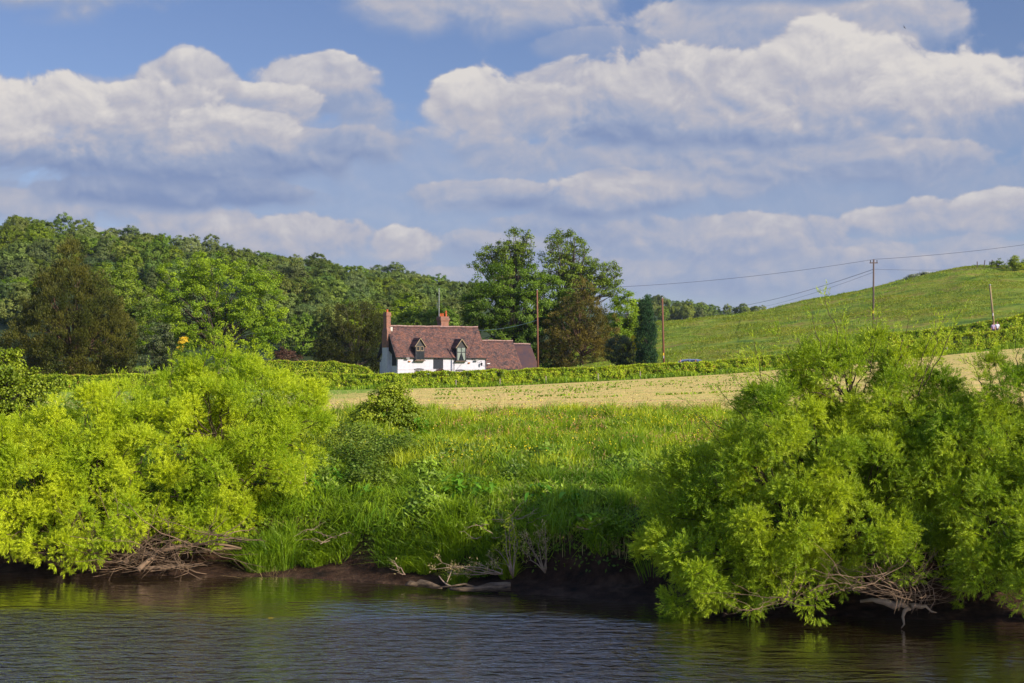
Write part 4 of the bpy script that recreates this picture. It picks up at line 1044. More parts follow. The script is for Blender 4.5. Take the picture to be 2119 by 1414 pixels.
# ------------------------------------------------------------------ garden and field trees
TG = 'trees around the cottage and garden'
tree('yew_tree', 'huge conical brown green yew at the left, tallest of the dark garden trees', 'yew tree', 200, 145,
     [(145, 555, 32, 60), (140, 600, 70, 60), (150, 640, 105, 70), (130, 690, 118, 80), (185, 700, 95, 75), (60, 720, 60, 60), (225, 740, 60, 50), (150, 745, 130, 45), (175, 590, 45, 40), (215, 660, 50, 50)],
     1000, 110, .85, .36, .10, YEW, .6, 11, bark=REDTWIG, nb=90, lo=.55, spiky=.9, flat=.9)
tree('ash_tree', 'broad fresh green domed tree between the yew and the dark round tree', 'ash tree', 216, 452,
     [(470, 600, 85, 70), (440, 560, 60, 42), (530, 620, 62, 80), (400, 640, 80, 80), (480, 690, 105, 55), (360, 590, 42, 60), (350, 690, 55, 50), (555, 680, 40, 60), (420, 548, 22, 30)],
     680, 105, .85, .26, .18, MAPLE, .5, 12, nb=110, lo=.5)
tree('broadleaf_tree', 'mid green tree squeezed between the yew and the fresh green dome', 'tree', 232, 268,
     [(255, 610, 42, 58), (275, 680, 40, 60), (225, 590, 30, 45), (300, 640, 30, 50)], 240, 70, .9, .30, .22, ASH, .3, 13, nb=40)
tree('holly_bush', 'dark glossy holly bush at the right foot of the yew', 'bush', 192, 330,
     [(325, 700, 40, 42), (310, 745, 45, 35), (350, 740, 30, 40)], 200, 80, .6, .20, .13, HOLLY, .16, 14, nb=30)
tree('evergreen_bush', 'small dark green bush topped with golden flowers', 'bush', 188, 386,
     [(386, 740, 22, 32), (392, 760, 25, 25)], 90, 80, .45, .16, .11, OAK, .1, 15, nb=14)
tree('golden_bush', 'small golden yellow shrub beside the holly bush', 'bush', 190, 378,
     [(378, 706, 10, 11), (372, 716, 7, 10)], 26, 60, .28, .14, .12, GOLD, .05, 16, nb=6)
tree('purple_bush', 'low purple leaved bush at the right foot of the fresh green tree', 'bush', 200, 592,
     [(592, 736, 24, 20), (575, 748, 20, 16), (615, 748, 18, 16)], 90, 60, .5, .18, .12, REDLEAF, .1, 17, nb=10)
tree('dark_tree', 'dark olive round evergreen immediately left of the cottage', 'evergreen tree', 238, 735,
     [(735, 670, 60, 48), (730, 720, 82, 52), (775, 715, 38, 60), (690, 725, 40, 48), (745, 750, 70, 26)], 480, 105, .75, .30, .10, DARKEV, .4, 18, nb=60, lo=.6, spiky=.6, flat=.9)
tree('broadleaf_tree', 'bright green round crown rising behind the cottage between its chimneys', 'tree', 262, 862,
     [(860, 670, 42, 28), (895, 668, 30, 26), (840, 690, 30, 30)], 190, 70, 1.1, .34, .24, ASH, .3, 19, nb=20)
tree('sycamore_tree', 'broad dark sycamore behind the right end of the cottage', 'sycamore tree', 228, 1060,
     [(1060, 590, 82, 50), (1010, 640, 60, 50), (1080, 650, 85, 60), (1010, 700, 55, 50), (1110, 700, 72, 60), (1135, 610, 50, 45), (1060, 720, 80, 45), (1175, 660, 45, 60), (985, 665, 30, 40)],
     1000, 105, .88, .27, .19, OAK, .6, 20, nb=90, lo=.6)
tree('tall_ash_tree', 'tall airy ash crown left of the sky gap, above the sycamore', 'ash tree', 250, 1075,
     [(1072, 500, 34, 32), (1050, 530, 42, 34), (1085, 545, 30, 42), (1015, 530, 34, 26), (990, 552, 22, 14), (1040, 565, 38, 25)],
     270, 42, .80, .34, .20, ASH, .42, 21, nb=150, lo=.35, inner=.3, forks=3)
tree('tall_ash_tree', 'tall airy ash crown right of the sky gap, highest of the tree group', 'ash tree', 246, 1170,
     [(1175, 505, 46, 34), (1150, 540, 38, 45), (1200, 545, 42, 38), (1235, 565, 40, 35), (1262, 570, 28, 32), (1180, 585, 52, 35), (1230, 600, 48, 30), (1270, 600, 22, 30), (1150, 500, 24, 22)],
     420, 42, .85, .34, .20, ASH, .45, 22, nb=170, lo=.35, inner=.3, forks=3)
tree('brown_cypress', 'rusty brown conical cypress right of the reddish pole', 'cypress tree', 224, 1205,
     [(1205, 612, 26, 38), (1205, 650, 55, 45), (1170, 680, 45, 45), (1240, 685, 45, 45), (1205, 720, 72, 42), (1150, 720, 35, 38), (1180, 750, 40, 22)],
     520, 70, .62, .34, .09, YEW2, .3, 23, bark=REDTWIG, nb=120, lo=.4, spiky=.35, flat=.8)
tree('broadleaf_tree', 'light green tree between the brown cypress and the dark column cypress', 'tree', 232, 1300,
     [(1295, 645, 38, 42), (1280, 690, 38, 45), (1318, 660, 22, 45), (1310, 700, 30, 40)], 230, 75, .8, .28, .20, MAPLE, .3, 24, nb=50)
tree('laurel_bush', 'dark laurel bush at the foot of the light green tree', 'bush', 196, 1287,
     [(1285, 725, 34, 36), (1300, 745, 30, 20)], 170, 80, .55, .18, .12, HOLLY, .15, 25, nb=20)
tree('golden_bush', 'small yellow leaved spray beside the dark column cypress', 'bush', 194, 1311,
     [(1311, 704, 6, 14), (1314, 716, 7, 10)], 16, 36, .28, .14, .11, BUTTER, .05, 26, nb=6)
tree('column_cypress', 'narrow dark green column cypress beside the reddish pole', 'cypress tree', 192, 1338,
     [(1336, 640, 12, 30), (1338, 670, 18, 40), (1338, 705, 21, 45), (1338, 740, 21, 26)], 260, 80, .5, .26, .08, CYPRESS, .2, 27, nb=20, lo=.6, spiky=1.6, flat=1.0)
tree('broadleaf_tree', 'low green foliage below the brown cypress behind the hedge', 'tree', 226, 1130,
     [(1130, 745, 40, 28), (1165, 755, 30, 20)], 90, 70, .6, .22, .16, OAK, .15, 28, nb=12)
tree('hawthorn_bush', 'low blossoming hawthorn on the crest of the grassy hill', 'bush', 292, 1900,
     [(1905, 570, 18, 7), (1888, 575, 14, 6), (1915, 568, 10, 6)], 60, 60, .5, .22, .2, BLOSSOM, .08, 29, nb=10)
tree('hill_bush', 'dark round bush on the hilltop near the right edge', 'bush', 280, 2098,
     [(2098, 543, 11, 14), (2106, 552, 14, 10)], 70, 60, .5, .2, .14, HAWTHORN, .1, 30, nb=12)
tree('hill_bush', 'light feathery bush among the hilltop fence posts', 'bush', 284, 2060,
     [(2056, 549, 9, 8), (2068, 545, 8, 9), (2078, 553, 10, 7)], 44, 45, .4, .24, .12, ASH, .08, 31, nb=10)
tree('hill_bush', 'bush cut by the right edge on the hilltop', 'bush', 282, 2124,
     [(2124, 548, 14, 12)], 40, 60, .5, .2, .14, HAWTHORN, .1, 32, nb=10)
tree('alder_tree', 'dark limbed young tree reaching in from the left edge above the willow', 'tree', 44, -40,
     [(10, 760, 40, 34), (-20, 800, 60, 50), (55, 790, 45, 34), (40, 825, 60, 36), (95, 810, 38, 28), (15, 735, 28, 20), (112, 782, 18, 14), (-60, 760, 60, 60)],
     300, 46, .26, .085, .062, HAWTHORN, .10, 33, nb=150, lo=.35, inner=.3, top_frac=.6)
tree('round_bush', 'dark green bush alone on the meadow left of centre', 'bush', 46.5, 800,
     [(802, 840, 56, 38), (770, 868, 48, 36), (835, 868, 44, 34), (800, 885, 66, 30), (812, 812, 34, 20), (742, 885, 30, 24), (858, 860, 20, 22)],
     420, 60, .22, .085, .06, HAWTHORN, .06, 34, nb=110, lo=.45, inner=.3, top_frac=.5)

# far trees of the wood, one by one -------------------------------------------------
variants = []
for s_ in range(6):
    r = np.random.default_rng(100 + s_)
    B = [(0, 0, 7.5)] + [(r.normal() * 2.0, r.normal() * 1.8, 6.5 + r.normal() * 1.8) for _ in range(7)]
    C_ = np.array(B); R_ = np.array([(r.uniform(2.2, 3.4), r.uniform(2.2, 3.4), r.uniform(2.0, 3.0)) for _ in B])
    cen, out = sample_blobs(r, C_, R_, 230, .78, 1.0, .85)
    V_, Q = foliage(r, cen, out, 46, .75, .40, .33, up=.4, flat=.75, rn=.42)
    base = np.zeros(3); sk = skeleton(r, base, np.array((0, 0, 7.0)), cen, .3, .7, 10, 4)
    variants.append((make_mesh('woodland_trunk', np.concatenate(sk.V), np.concatenate(sk.Q), np.concatenate(sk.T), BARK, True), make_mesh('woodland_crown', V_, Q, None, WOOD)))
COVER = [(150, 640, 90, 130), (140, 740, 150, 70), (470, 640, 100, 110), (380, 740, 250, 60), (735, 720, 75, 60), (1060, 650, 95, 90), (1190, 640, 110, 130), (1150, 560, 130, 60), (1330, 700, 50, 80), (900, 725, 110, 45)]
r = np.random.default_rng(5); nrow = 13; ordn = ['first', 'second', 'third', 'fourth', 'fifth', 'sixth', 'seventh', 'eighth', 'ninth', 'tenth', 'eleventh', 'twelfth', 'thirteenth', 'fourteenth', 'fifteenth', 'sixteenth', 'seventeenth', 'eighteenth', 'nineteenth', 'twentieth', 'twenty-first', 'twenty-second', 'twenty-third', 'twenty-fourth', 'twenty-fifth', 'twenty-sixth', 'twenty-seventh', 'twenty-eighth', 'twenty-ninth', 'thirtieth', 'thirty-first', 'thirty-second', 'thirty-third', 'thirty-fourth', 'thirty-fifth']
spots = []
for k in range(nrow):
    s_ = (k + .3) / (nrow - .7); row = []; px = -30 + r.uniform(0, 20)
    while px < 1010:
        D = 318 + (float(np.interp(px, *RIDGE_D)) - 318) * s_ + r.uniform(-9, 9); px += 8.6 * F / D * r.uniform(.72, 1.22) * (1.0 + .12 * (1 - s_))
        y_ = D; x_ = (px - CX) / F * D; z_ = float(Hxy(x_, y_)); sc_ = r.uniform(.78, 1.22) * (1.12 if k == nrow - 1 and r.random() < .3 else 1)
        ptop = 765 - F * (z_ + 10.5 * sc_ - CAMZ) / D; pmid = 765 - F * (z_ + 6.5 * sc_ - CAMZ) / D
        if any(((px - a_) / c_) ** 2 + ((pp - b_) / d_) ** 2 < 1 for a_, b_, c_, d_ in COVER for pp in (ptop + 3,)): continue
        if pmid > 770: continue
        row.append((px, D, x_, y_, z_ - .6, sc_))
    spots.append(row)
hillrow = []
for px in list(np.arange(1340, 1480, 15)) :
    D = 840 + r.uniform(-10, 10); x_ = (px - CX) / F * D; hillrow.append((px, D, x_, D, float(Hxy(x_, D)) - .5, r.uniform(.9, 1.2)))
spots.append(hillrow)
h2 = []
for px in list(np.arange(1334, 1465, 17)):
    D = 760 + r.uniform(-10, 10); x_ = (px - CX) / F * D; h2.append((px, D, x_, D, float(Hxy(x_, D)) - .5, r.uniform(.85, 1.1)))
spots.append(h2)
h3 = []
for px in list(np.arange(1492, 1582, 13)):
    D = 850 + r.uniform(-10, 10); x_ = (px - CX) / F * D; zt = P(px, 634 + abs(px - 1540) * .12, D)[2]; h3.append((px, D, x_, D, zt - 10.3 * .8, .8))
spots.append(h3)
row_names = ['along the foot of the wood'] + ['in tier %s up the wooded slope' % w for w in ('two', 'three', 'four', 'five', 'six', 'seven', 'eight', 'nine', 'ten', 'eleven', 'twelve')] + ['on the skyline of the wood', 'on the far skyline right of the column cypress', 'below the far skyline beside the column cypress', 'at the end of the grassy hill']
nt = 0
for k, row in enumerate(spots):
    n_in = 0
    for (px, D, x_, y_, z_, sc_) in row:
        n_in += 1; root = empty('woodland_tree', (x_, y_, z_), r.uniform(0, 6.28), None, 'tree', 'trees of the far hillside wood')
        root.scale = (sc_ * r.uniform(.92, 1.15), sc_ * r.uniform(.92, 1.15), sc_ * r.uniform(.9, 1.1))
        root['label'] = '%s tree from the left %s' % (ordn[n_in - 1], row_names[k])
        vt = variants[r.integers(len(variants))]
        for nm, me in (('trunk', vt[0]), ('crown', vt[1])):
            o = bpy.data.objects.new(nm, me); link(o, root)
        nt += 1
print('woodland trees', nt)

# ------------------------------------------------------------------ hedges


def hedge(name, label, pts, width, per_m2, mat, seed, L=.17, W=.13, posts=False, group='hedges by the lane'):
    """pts: (px, D, top z); base follows the ground"""
    r = np.random.default_rng(seed); pts = np.array(pts, float)
    P3 = np.array([((px - CX) / F * D, D, float(H(px, D)), zt) for px, D, zt in pts])
    seg = np.linalg.norm(np.diff(P3[:, :2], axis=0), axis=1); cum = np.concatenate([[0], np.cumsum(seg)]); LT = cum[-1]
    at = lambda s_: np.stack([np.interp(s_, cum, P3[:, k]) for k in range(4)], -1)
    tang = unit(P3[-1, :2] - P3[0, :2]); nrm2 = np.array((tang[1], -tang[0]))
    nf = int(LT * 4.0 * per_m2); o0 = P3[0, :3]
    s_ = r.uniform(0, LT, nf); h = r.random(nf) ** .9; A = at(s_); A[:, 2] = Hxy(A[:, 0], A[:, 1])
    top = A[:, 3] + fbm(s_ * .8, np.full(nf, seed * 3.1), 4) * .5
    bulge = (vnoise(s_ * 1.6, h * 3 + seed) - .5) * .5 + (vnoise(s_ * 3.0, h * 4 + seed) - .5) * .38
    side = width / 2 * (1 - .35 * h) + bulge - np.abs(r.normal(size=nf)) * .12
    ontop = r.random(nf) < .28; w = np.where(ontop, r.uniform(-1, 1, nf) * width * .4, side * np.where(r.random(nf) < .72, 1, -1))
    z = np.where(ontop, top - np.abs(r.normal(size=nf)) * .08, A[:, 2] + .05 + h * (top - A[:, 2]))
    pos = np.stack([A[:, 0] + nrm2[0] * w, A[:, 1] + nrm2[1] * w, z], -1)
    out = np.where(ontop[:, None], np.array((0, 0, 1.0)), np.stack([nrm2[0] * np.sign(w), nrm2[1] * np.sign(w), np.full(nf, .35)], -1))
    nr = unit(out + rdir(r, nf) * .8); d = unit(np.cross(nr, rdir(r, nf)) + np.array((0, 0, .35)))
    V_, Q = leaf_quads(pos, d, nr, L * r.uniform(.6, 1.3, nf), W * r.uniform(.7, 1.2, nf))
    root = empty(name, o0, 0, label, 'hedge', group)
    obj('foliage', V_ - o0, Q, None, mat, root)
    nt_ = int(LT * 26); s2 = r.uniform(0, LT, nt_); A = at(s2); tp = A[:, 3] + fbm(s2 * .8, np.full(nt_, seed * 3.1), 4) * .5 - .05
    w = r.uniform(-1, 1, nt_) * width * .4; pos = np.stack([A[:, 0] + nrm2[0] * w, A[:, 1] + nrm2[1] * w, tp], -1)
    d = unit(np.array((0, 0, 1.0)) + rdir(r, nt_) * .35); V_, Q = leaf_quads(pos, d, rdir(r, nt_), r.uniform(.12, .32, nt_), .07)
    obj('tip_shoots', V_ - o0, Q, None, HEDGETIP, root)
    # solid core so that the hedge is dense; dark green paints its inner shade
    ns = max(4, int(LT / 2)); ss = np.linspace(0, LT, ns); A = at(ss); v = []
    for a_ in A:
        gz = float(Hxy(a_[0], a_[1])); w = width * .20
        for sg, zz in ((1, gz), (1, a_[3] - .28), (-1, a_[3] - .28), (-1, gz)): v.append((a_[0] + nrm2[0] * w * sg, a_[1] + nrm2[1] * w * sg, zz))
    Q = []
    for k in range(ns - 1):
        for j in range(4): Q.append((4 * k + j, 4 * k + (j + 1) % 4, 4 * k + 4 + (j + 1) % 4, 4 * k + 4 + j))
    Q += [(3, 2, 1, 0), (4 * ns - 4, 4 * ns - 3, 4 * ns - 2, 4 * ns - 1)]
    obj('shaded_core', np.array(v) - o0, Q, None, CORE, root)


def hz(tbl, D): return [(px, D, Zpx(py, D)) for px, py in tbl]


hedge('long_hedge', 'long clipped hedge between the mown field and the cottage', hz([(-120, 781), (120, 778), (640, 774), (770, 775), (1000, 768), (1300, 757.5), (1400, 753), (1500, 747), (1560, 742), (1700, 727), (1850, 709), (2000, 691.5), (2119, 679), (2260, 664)], 166), 1.5, 290, HEDGE, 1)
hedge('garden_hedge', 'shorter clipped garden hedge left of the cottage, above the long one', hz([(545, 747), (640, 748), (700, 751), (762, 763), (772, 772)], 182), 1.6, 240, HEDGE, 2)
hedge('lane_hedge', 'looser hedge on the far side of the lane behind the two walkers', hz([(1830, 692), (1900, 686), (1960, 680), (2030, 668), (2080, 661), (2119, 650), (2260, 632)], 181), 1.7, 210, HEDGE, 4, .2, .15)
STAKE = solid('grey_stake', (.30, .25, .18), .9)
for k, (px, py) in enumerate(((1130, 787), (1325, 772), (1238, 779), (1035, 791), (944, 796), (1960, 727))):
    D = 164.3; x = (px - CX) / F * D; z0 = float(Hxy(x, D)); s_ = MB().box(-.06, .06, -.06, .06, 0, .85).prism([(-.06, .85), (.06, .85), (0, .93)], 'y', -.06, .06)
    o = s_.build('hedge_stake', STAKE); o.location = (x, D, z0)
    tag(o, 'weathered stake, %s of six from the left along the field side of the hedge' % ('fourth', 'sixth but one', 'fifth', 'second', 'first', 'last')[k] if k not in (1, 2) else ('weathered stake in front of the hedge, left of the silver car' if k == 1 else 'weathered stake in front of the hedge below the brown cypress'), 'stake', 'stakes along the long hedge')
for k, (px, py, h_, ln, w_) in enumerate(((2023.5, 541.5, 1.1, 0, 'straight reddish post, first on the hill crest'), (2037, 538.5, 1.3, .12, 'leaning dark post, second on the hill crest'), (2051, 538, 1.4, .18, 'leaning post at the left side of the feathery hilltop bush'), (2068.5, 543, 1.2, 0, 'post inside the feathery hilltop bush'), (2088, 548.5, 1.1, .08, 'dark post left of the round hilltop bush'))):
    D = 284; x = (px - CX) / F * D; z0 = float(Hxy(x, D)) - .2; zt = Zpx(py, D); o = MB().tube([(0, 0, 0), (ln * 2, 0, zt - z0)], .09, 6).build('fence_post', POLE3); o.location = (x, D, z0)
    tag(o, w_, 'fence post', 'fence posts on the hill crest')

# ------------------------------------------------------------------ willows
willow('willow_bush', 'big yellow green willow bush on the bank at left, tallest on that side', 36.5, 440, 37,
       [(485, 815, 105, 68, .8), (390, 830, 75, 58, .6), (620, 850, 42, 60, .1), (330, 860, 60, 50, .6), (560, 850, 85, 90, .2), (450, 880, 110, 85, -.4), (360, 900, 80, 70, 0), (540, 950, 90, 70, -.6), (600, 900, 45, 80, 0), (420, 990, 80, 60, -.9), (500, 1040, 60, 45, -.9), (380, 770, 26, 26, .9), (445, 780, 34, 34, 1), (340, 1020, 70, 50, -1.2), (300, 1075, 60, 35, -1.3), (420, 1070, 80, 36, -1.4), (520, 1000, 80, 60, -1.2), (380, 960, 60, 50, -.6)],
       900, 14, .24, WILLOW_L, 41, nb=260, LL=.092, LW=.0135,
       wands=[(350, 800, 352, 735, .5), (300, 820, 302, 762, .6), (480, 760, 486, 690, .6), (440, 750, 445, 705, .7), (540, 790, 560, 735, .4), (400, 790, 405, 725, .6), (520, 760, 530, 715, .6), (420, 770, 432, 712, .6), (600, 850, 645, 800, .2), (620, 900, 680, 860, .1), (330, 830, 320, 790, .5), (460, 760, 462, 700, .6)],
       gaps=[(385, 930, 34), (320, 950, 30), (440, 915, 20), (360, 1050, 30)])
willow('willow_bush', 'low spreading willow bush at the far left edge of the bank', 34.8, 120, 35.5,
       [(60, 930, 90, 60, .8), (180, 900, 90, 55, 1.0), (260, 850, 60, 50, 1.2), (70, 1010, 90, 70, .2), (200, 980, 80, 60, .4), (170, 1050, 60, 50, -.3), (40, 1090, 70, 45, -.5), (290, 960, 50, 70, .4), (110, 1130, 40, 30, -.8), (230, 850, 60, 40, 1.2), (-60, 960, 90, 110, .3), (170, 1110, 60, 36, -1.1), (240, 1060, 50, 40, -1)],
       820, 14, .24, WILLOW_L, 42, nb=200, LL=.092, LW=.0135,
       wands=[(180, 850, 190, 800, .9), (240, 830, 245, 775, 1), (120, 880, 110, 830, .9), (60, 900, 40, 850, .8)], gaps=[(300, 1040, 45)])
willow('willow_bush', 'large green willow bush leaning over the water, right of centre', 28.6, 1720, 30.5,
       [(1760, 800, 120, 80, 1.0), (1850, 860, 120, 80, .6), (1640, 880, 120, 80, .6), (1560, 960, 110, 70, .3), (1480, 1010, 95, 75, .8), (1700, 980, 140, 85, -.2), (1830, 980, 110, 80, -.2), (1640, 1090, 110, 75, -.6), (1450, 1110, 100, 75, .6), (1500, 1190, 110, 60, -.2), (1780, 1100, 110, 70, -.7), (1600, 1190, 90, 50, -1.0), (1400, 1030, 70, 60, 1.2), (1420, 1220, 80, 35, .2), (1830, 1150, 70, 45, -.8), (1690, 1180, 90, 50, -.9), (1900, 800, 70, 60, 1), (1380, 1130, 60, 60, 1.2), (1930, 900, 80, 80, .3), (1760, 740, 90, 50, 1.0), (1950, 960, 60, 60, .2)],
       1500, 14, .22, WILLOW_R, 43, nb=380, LL=.088, LW=.013, stems=8,
       wands=[(1720, 780, 1680, 640, .6), (1740, 760, 1706, 605, .7), (1760, 760, 1745, 640, .8), (1800, 770, 1790, 668, .6), (1830, 780, 1850, 680, .7), (1660, 800, 1600, 690, .6), (1620, 830, 1540, 730, .5), (1560, 880, 1480, 800, .4), (1500, 930, 1420, 830, .6), (1450, 980, 1410, 880, .8), (1680, 790, 1650, 700, .6), (1870, 800, 1900, 720, .6), (1900, 820, 1960, 690, .5), (1910, 800, 1990, 640, .5), (1890, 790, 1960, 650, .5), (1900, 790, 1935, 660, .5), (1700, 780, 1720, 690, .5), (1780, 770, 1815, 650, .6), (1540, 920, 1440, 850, .5), (1640, 800, 1560, 760, .5), (1500, 960, 1400, 930, .7), (1580, 850, 1510, 770, .4), (1850, 780, 1880, 660, .5), (1600, 860, 1560, 700, .4), (1430, 1000, 1330, 960, .9)],
       gaps=[(1480, 1210, 0)])
willow('willow_bush', 'green willow bush at the right edge hanging down over the dark bank', 27.8, 2150, 30.0,
       [(2060, 840, 90, 70, .4), (2140, 800, 90, 80, .4), (2020, 920, 80, 70, 0), (2110, 940, 100, 90, -.2), (2060, 1040, 90, 70, -.5), (2140, 1060, 90, 80, -.6), (2030, 1110, 50, 45, -.6), (2110, 1160, 60, 50, -.8), (1960, 1010, 50, 45, -.1), (2050, 1170, 30, 40, -.9), (2120, 770, 60, 45, .5), (1985, 850, 55, 55, .6), (2010, 1000, 60, 70, .3), (1975, 930, 50, 60, .6), (2040, 790, 40, 30, .5), (2260, 900, 120, 130, .0), (2260, 1080, 120, 120, -.8), (2400, 1000, 130, 160, -1.2), (2200, 1180, 90, 80, -1.6), (2350, 1180, 120, 90, -2.0), (2250, 780, 90, 80, .3), (1960, 1060, 50, 45, .9), (1990, 1140, 50, 40, 1.6), (2060, 1200, 60, 40, 1.5)],  # the far right blobs are out of view, added to shade the hollow
       1150, 13, .23, WILLOW_R, 44, nb=200, LL=.088, LW=.013, stems=6,
       wands=[(2040, 810, 2000, 745, .4), (2080, 790, 2060, 740, .4), (2110, 780, 2100, 700, .4), (2000, 870, 1950, 830, .3), (2050, 800, 2030, 730, .5), (2140, 760, 2150, 700, .4)])
# bare branches at the waterline below the willows, separate heaps of dead wood
r = np.random.default_rng(61)
mb = brush(r, [(200, 1150), (260, 1165), (330, 1150), (400, 1130), (240, 1120), (450, 1110), (300, 1175), (380, 1170)], 34.2, 150, 1, (.5, 1.9), .011)
mb.tube(bez(P(285, 1180, 33.9), P(335, 1140, 34.4), np.array((0, 0, .05)), 6), [.075, .065, .055, .045, .035, .02], 8); mb.tube(bez(P(330, 1142, 34.2), P(500, 1135, 34.6), np.array((0, 0, .3)), 8), np.linspace(.06, .02, 8), 6)
mb.tube(bez(P(400, 1142, 34.9), P(500, 1136, 35.0), np.array((0, 0, .05)), 6), [.02, .05, .055, .045, .03, .012], 7)
o = mb.build('dead_branch_heap', TWIG2, None, True, origin=P(300, 1185, 34.3)); tag(o, 'tangle of bare brown branches at the waterline below the left willows', 'branches', 'heaps of bare branches at the waterline')
mb = brush(r, [(1780, 1220), (1850, 1230), (1700, 1230), (1880, 1240), (1620, 1240), (1900, 1200), (1560, 1260), (1820, 1190)], 27.4, 110, 1, (.4, 1.5), .007, .3)
for k in range(9):
    a_ = P(1800 + 12 * k, 1190 + 4 * (k % 3), 27.2); b_ = P(1850 + 9 * k, 1270 - 6 * (k % 4), 27.0); mb.tube(bez(a_, b_, np.array((.45, 0, .15)), 9, r, .015), np.linspace(.012, .006, 9), 4)
o = mb.build('dead_branch_heap', TWIG2, None, True, origin=P(1750, 1290, 27.4)); tag(o, 'bare curved branches hanging to the water below the right willow', 'branches', 'heaps of bare branches at the waterline')
mb = MB(); a_ = P(1850, 1250, 27.8); mb.tube(bez(P(1780, 1245, 27.9), P(1885, 1262, 27.6), np.array((0, 0, .15)), 7, r, .03), [.03, .04, .05, .07, .08, .07, .03], 7).tube(bez(P(1885, 1255, 27.6), P(1938, 1268, 27.5), np.array((0, 0, .12)), 6, r, .02), [.07, .05, .04, .03, .02, .01], 6).tube(bez(P(1880, 1258, 27.6), P(1865, 1300, 27.5), np.array((0, 0, 0)), 5, r, .02), [.05, .04, .03, .02, .01], 6)
o = mb.build('driftwood', TWIG, None, True, origin=P(1860, 1300, 27.6)); tag(o, 'gnarled pale root lying in the dark hollow between the right willows', 'driftwood')

# ------------------------------------------------------------------ bank vegetation


def grass_blades(r, x, y, z, h, w, lean=.35, bend=.5, front=0.0):
    """two-piece bent blades"""
    n = len(x); b = np.stack([x, y, z], -1); az = r.uniform(0, 6.283, n); ld = np.stack([np.cos(az), np.sin(az), np.zeros(n)], -1) * (np.abs(r.normal(size=n)) * lean)[:, None] + np.array((0, -front, 0))
    h = h[:, None]; m_ = b + (ld * .5 + np.array((0, 0, .62))) * h; t = b + (ld * (1 + bend) + np.array((0, 0, 1.0 - .25 * lean))) * h
    f_ = r.uniform(0, 6.283, n); s_ = np.stack([np.cos(f_), np.sin(f_), np.zeros(n)], -1) * w[:, None] * .5
    V_ = np.stack([b - s_ * .8, b + s_ * .8, m_ + s_, m_ - s_, t], 1).reshape(-1, 3); i = np.arange(n)[:, None] * 5
    return V_, i + np.array([[0, 1, 2, 3]]), i + np.array([[3, 2, 4]])


def scatter(r, n, px0, px1, d0, d1, pw=1.0):
    D = d0 + (d1 - d0) * r.random(n) ** pw; px = r.uniform(px0, px1, n); x = (px - CX) / F * D
    return x, D, px


def clumpy(r, x, y, sc_, thr): return vnoise(x * sc_, y * sc_) + r.normal(size=len(x)) * .12 > thr


def stuff_grass(name, r, x, y, h, w, mat, lean=.35, sink=.03, front=0.0):
    z = Hxy(x, y) - sink; V_, Q, T = grass_blades(r, x, y, z, h, w, lean, .5, front)
    if front: V_[4::5, 2] -= h * front * .8
    return tag(obj(name, V_, Q, T, mat), kind='stuff')


r = np.random.default_rng(71)
tt = lambda px, D: D - np.interp(px, SHORE[:, 0], SHORE[:, 1])
# the sunny upper bank and meadow
x, y, px = scatter(r, 190000, -150, 2250, 37, 58.0, .9); hN = .35 + 1.5 * vnoise(x * 1.3, y * .8) ** 1.8 + .5 * vnoise(x * .35, y * .35); t = tt(px, y)
k = (t > 5.0 + fbm(x * .5, y * .5) * 4); x, y, px, hN = x[k], y[k], px[k], hN[k]
edge = np.clip((58.3 - y) / 2.5, .35, 1)
tag(stuff_grass('meadow_grass', r, x, y, hN * .42 * edge * r.uniform(.6, 1.2, len(x)), np.full(len(x), .016) * (1 + (y - 37) / 30), GRASS, .3), 'long sunlit grass covering the upper bank', 'grass')
# lush darker tufts
x, y, px = scatter(r, 150000, -150, 2250, 35.0, 52, 1.2); t = tt(px, y); k = (t > 2.4 + fbm(x * .6, y * .4) * 1.2) & clumpy(r, x, y, 1.1, .47); x, y = x[k], y[k]
tag(stuff_grass('tussock_grass', r, x, y, .40 * r.uniform(.5, 1.3, len(x)) * (.6 + .8 * vnoise(x * .7, y * .7)), np.full(len(x), .019), GRASS_D, .55), 'lush green grass tufts along the lower bank', 'grass')
x, y, px = scatter(r, 110000, -150, 2250, 29, 41, 1.0); t = tt(px, y); z_ = Hxy(x, y); k = (z_ > .45 + .7 * vnoise(x * .9, y * 0)) & (z_ < 2.3) & clumpy(r, x, y, .8, .30); x, y = x[k], y[k]
tag(stuff_grass('overhanging_grass', r, x, y, .52 * r.uniform(.5, 1.3, len(x)), np.full(len(x), .018), GRASS_D, .8, front=.55), 'grass drooping over the earth edge of the bank', 'grass')
x, y, px = scatter(r, 9000, 500, 1400, 33, 56, 1.0); t = tt(px, y); k = (t > 1.6) & clumpy(r, x, y, .6, .6); x, y = x[k], y[k]
tag(stuff_grass('dry_stalks', r, x, y, .55 * r.uniform(.5, 1.2, len(x)), np.full(len(x), .012), STRAW, .3), 'dry straw coloured stalks among the green grass', 'dry grass')
rt = np.random.default_rng(75); nt_ = 850; tx, ty, tp = scatter(rt, nt_, -100, 2200, 30, 54, 1.2); k = tt(tp, ty) > 1.3; tx, ty = tx[k], ty[k]; per = 110
cx_ = np.repeat(tx, per); cy_ = np.repeat(ty, per); n = len(cx_); th = rt.uniform(0, 6.283, n); q = rt.random(n) ** .7 * np.repeat(rt.uniform(.10, .34, len(tx)), per); hh_ = np.repeat(rt.uniform(.35, .85, len(tx)), per) * rt.uniform(.5, 1.1, n)
bx = cx_ + q * np.cos(th); by = cy_ + q * np.sin(th); bz = Hxy(bx, by) - .03; out_ = np.stack([np.cos(th), np.sin(th), np.zeros(n)], -1) * (q * 1.5 + .12 * rt.random(n))[:, None] + rt.normal(size=(n, 3)) * (.06, .06, 0)
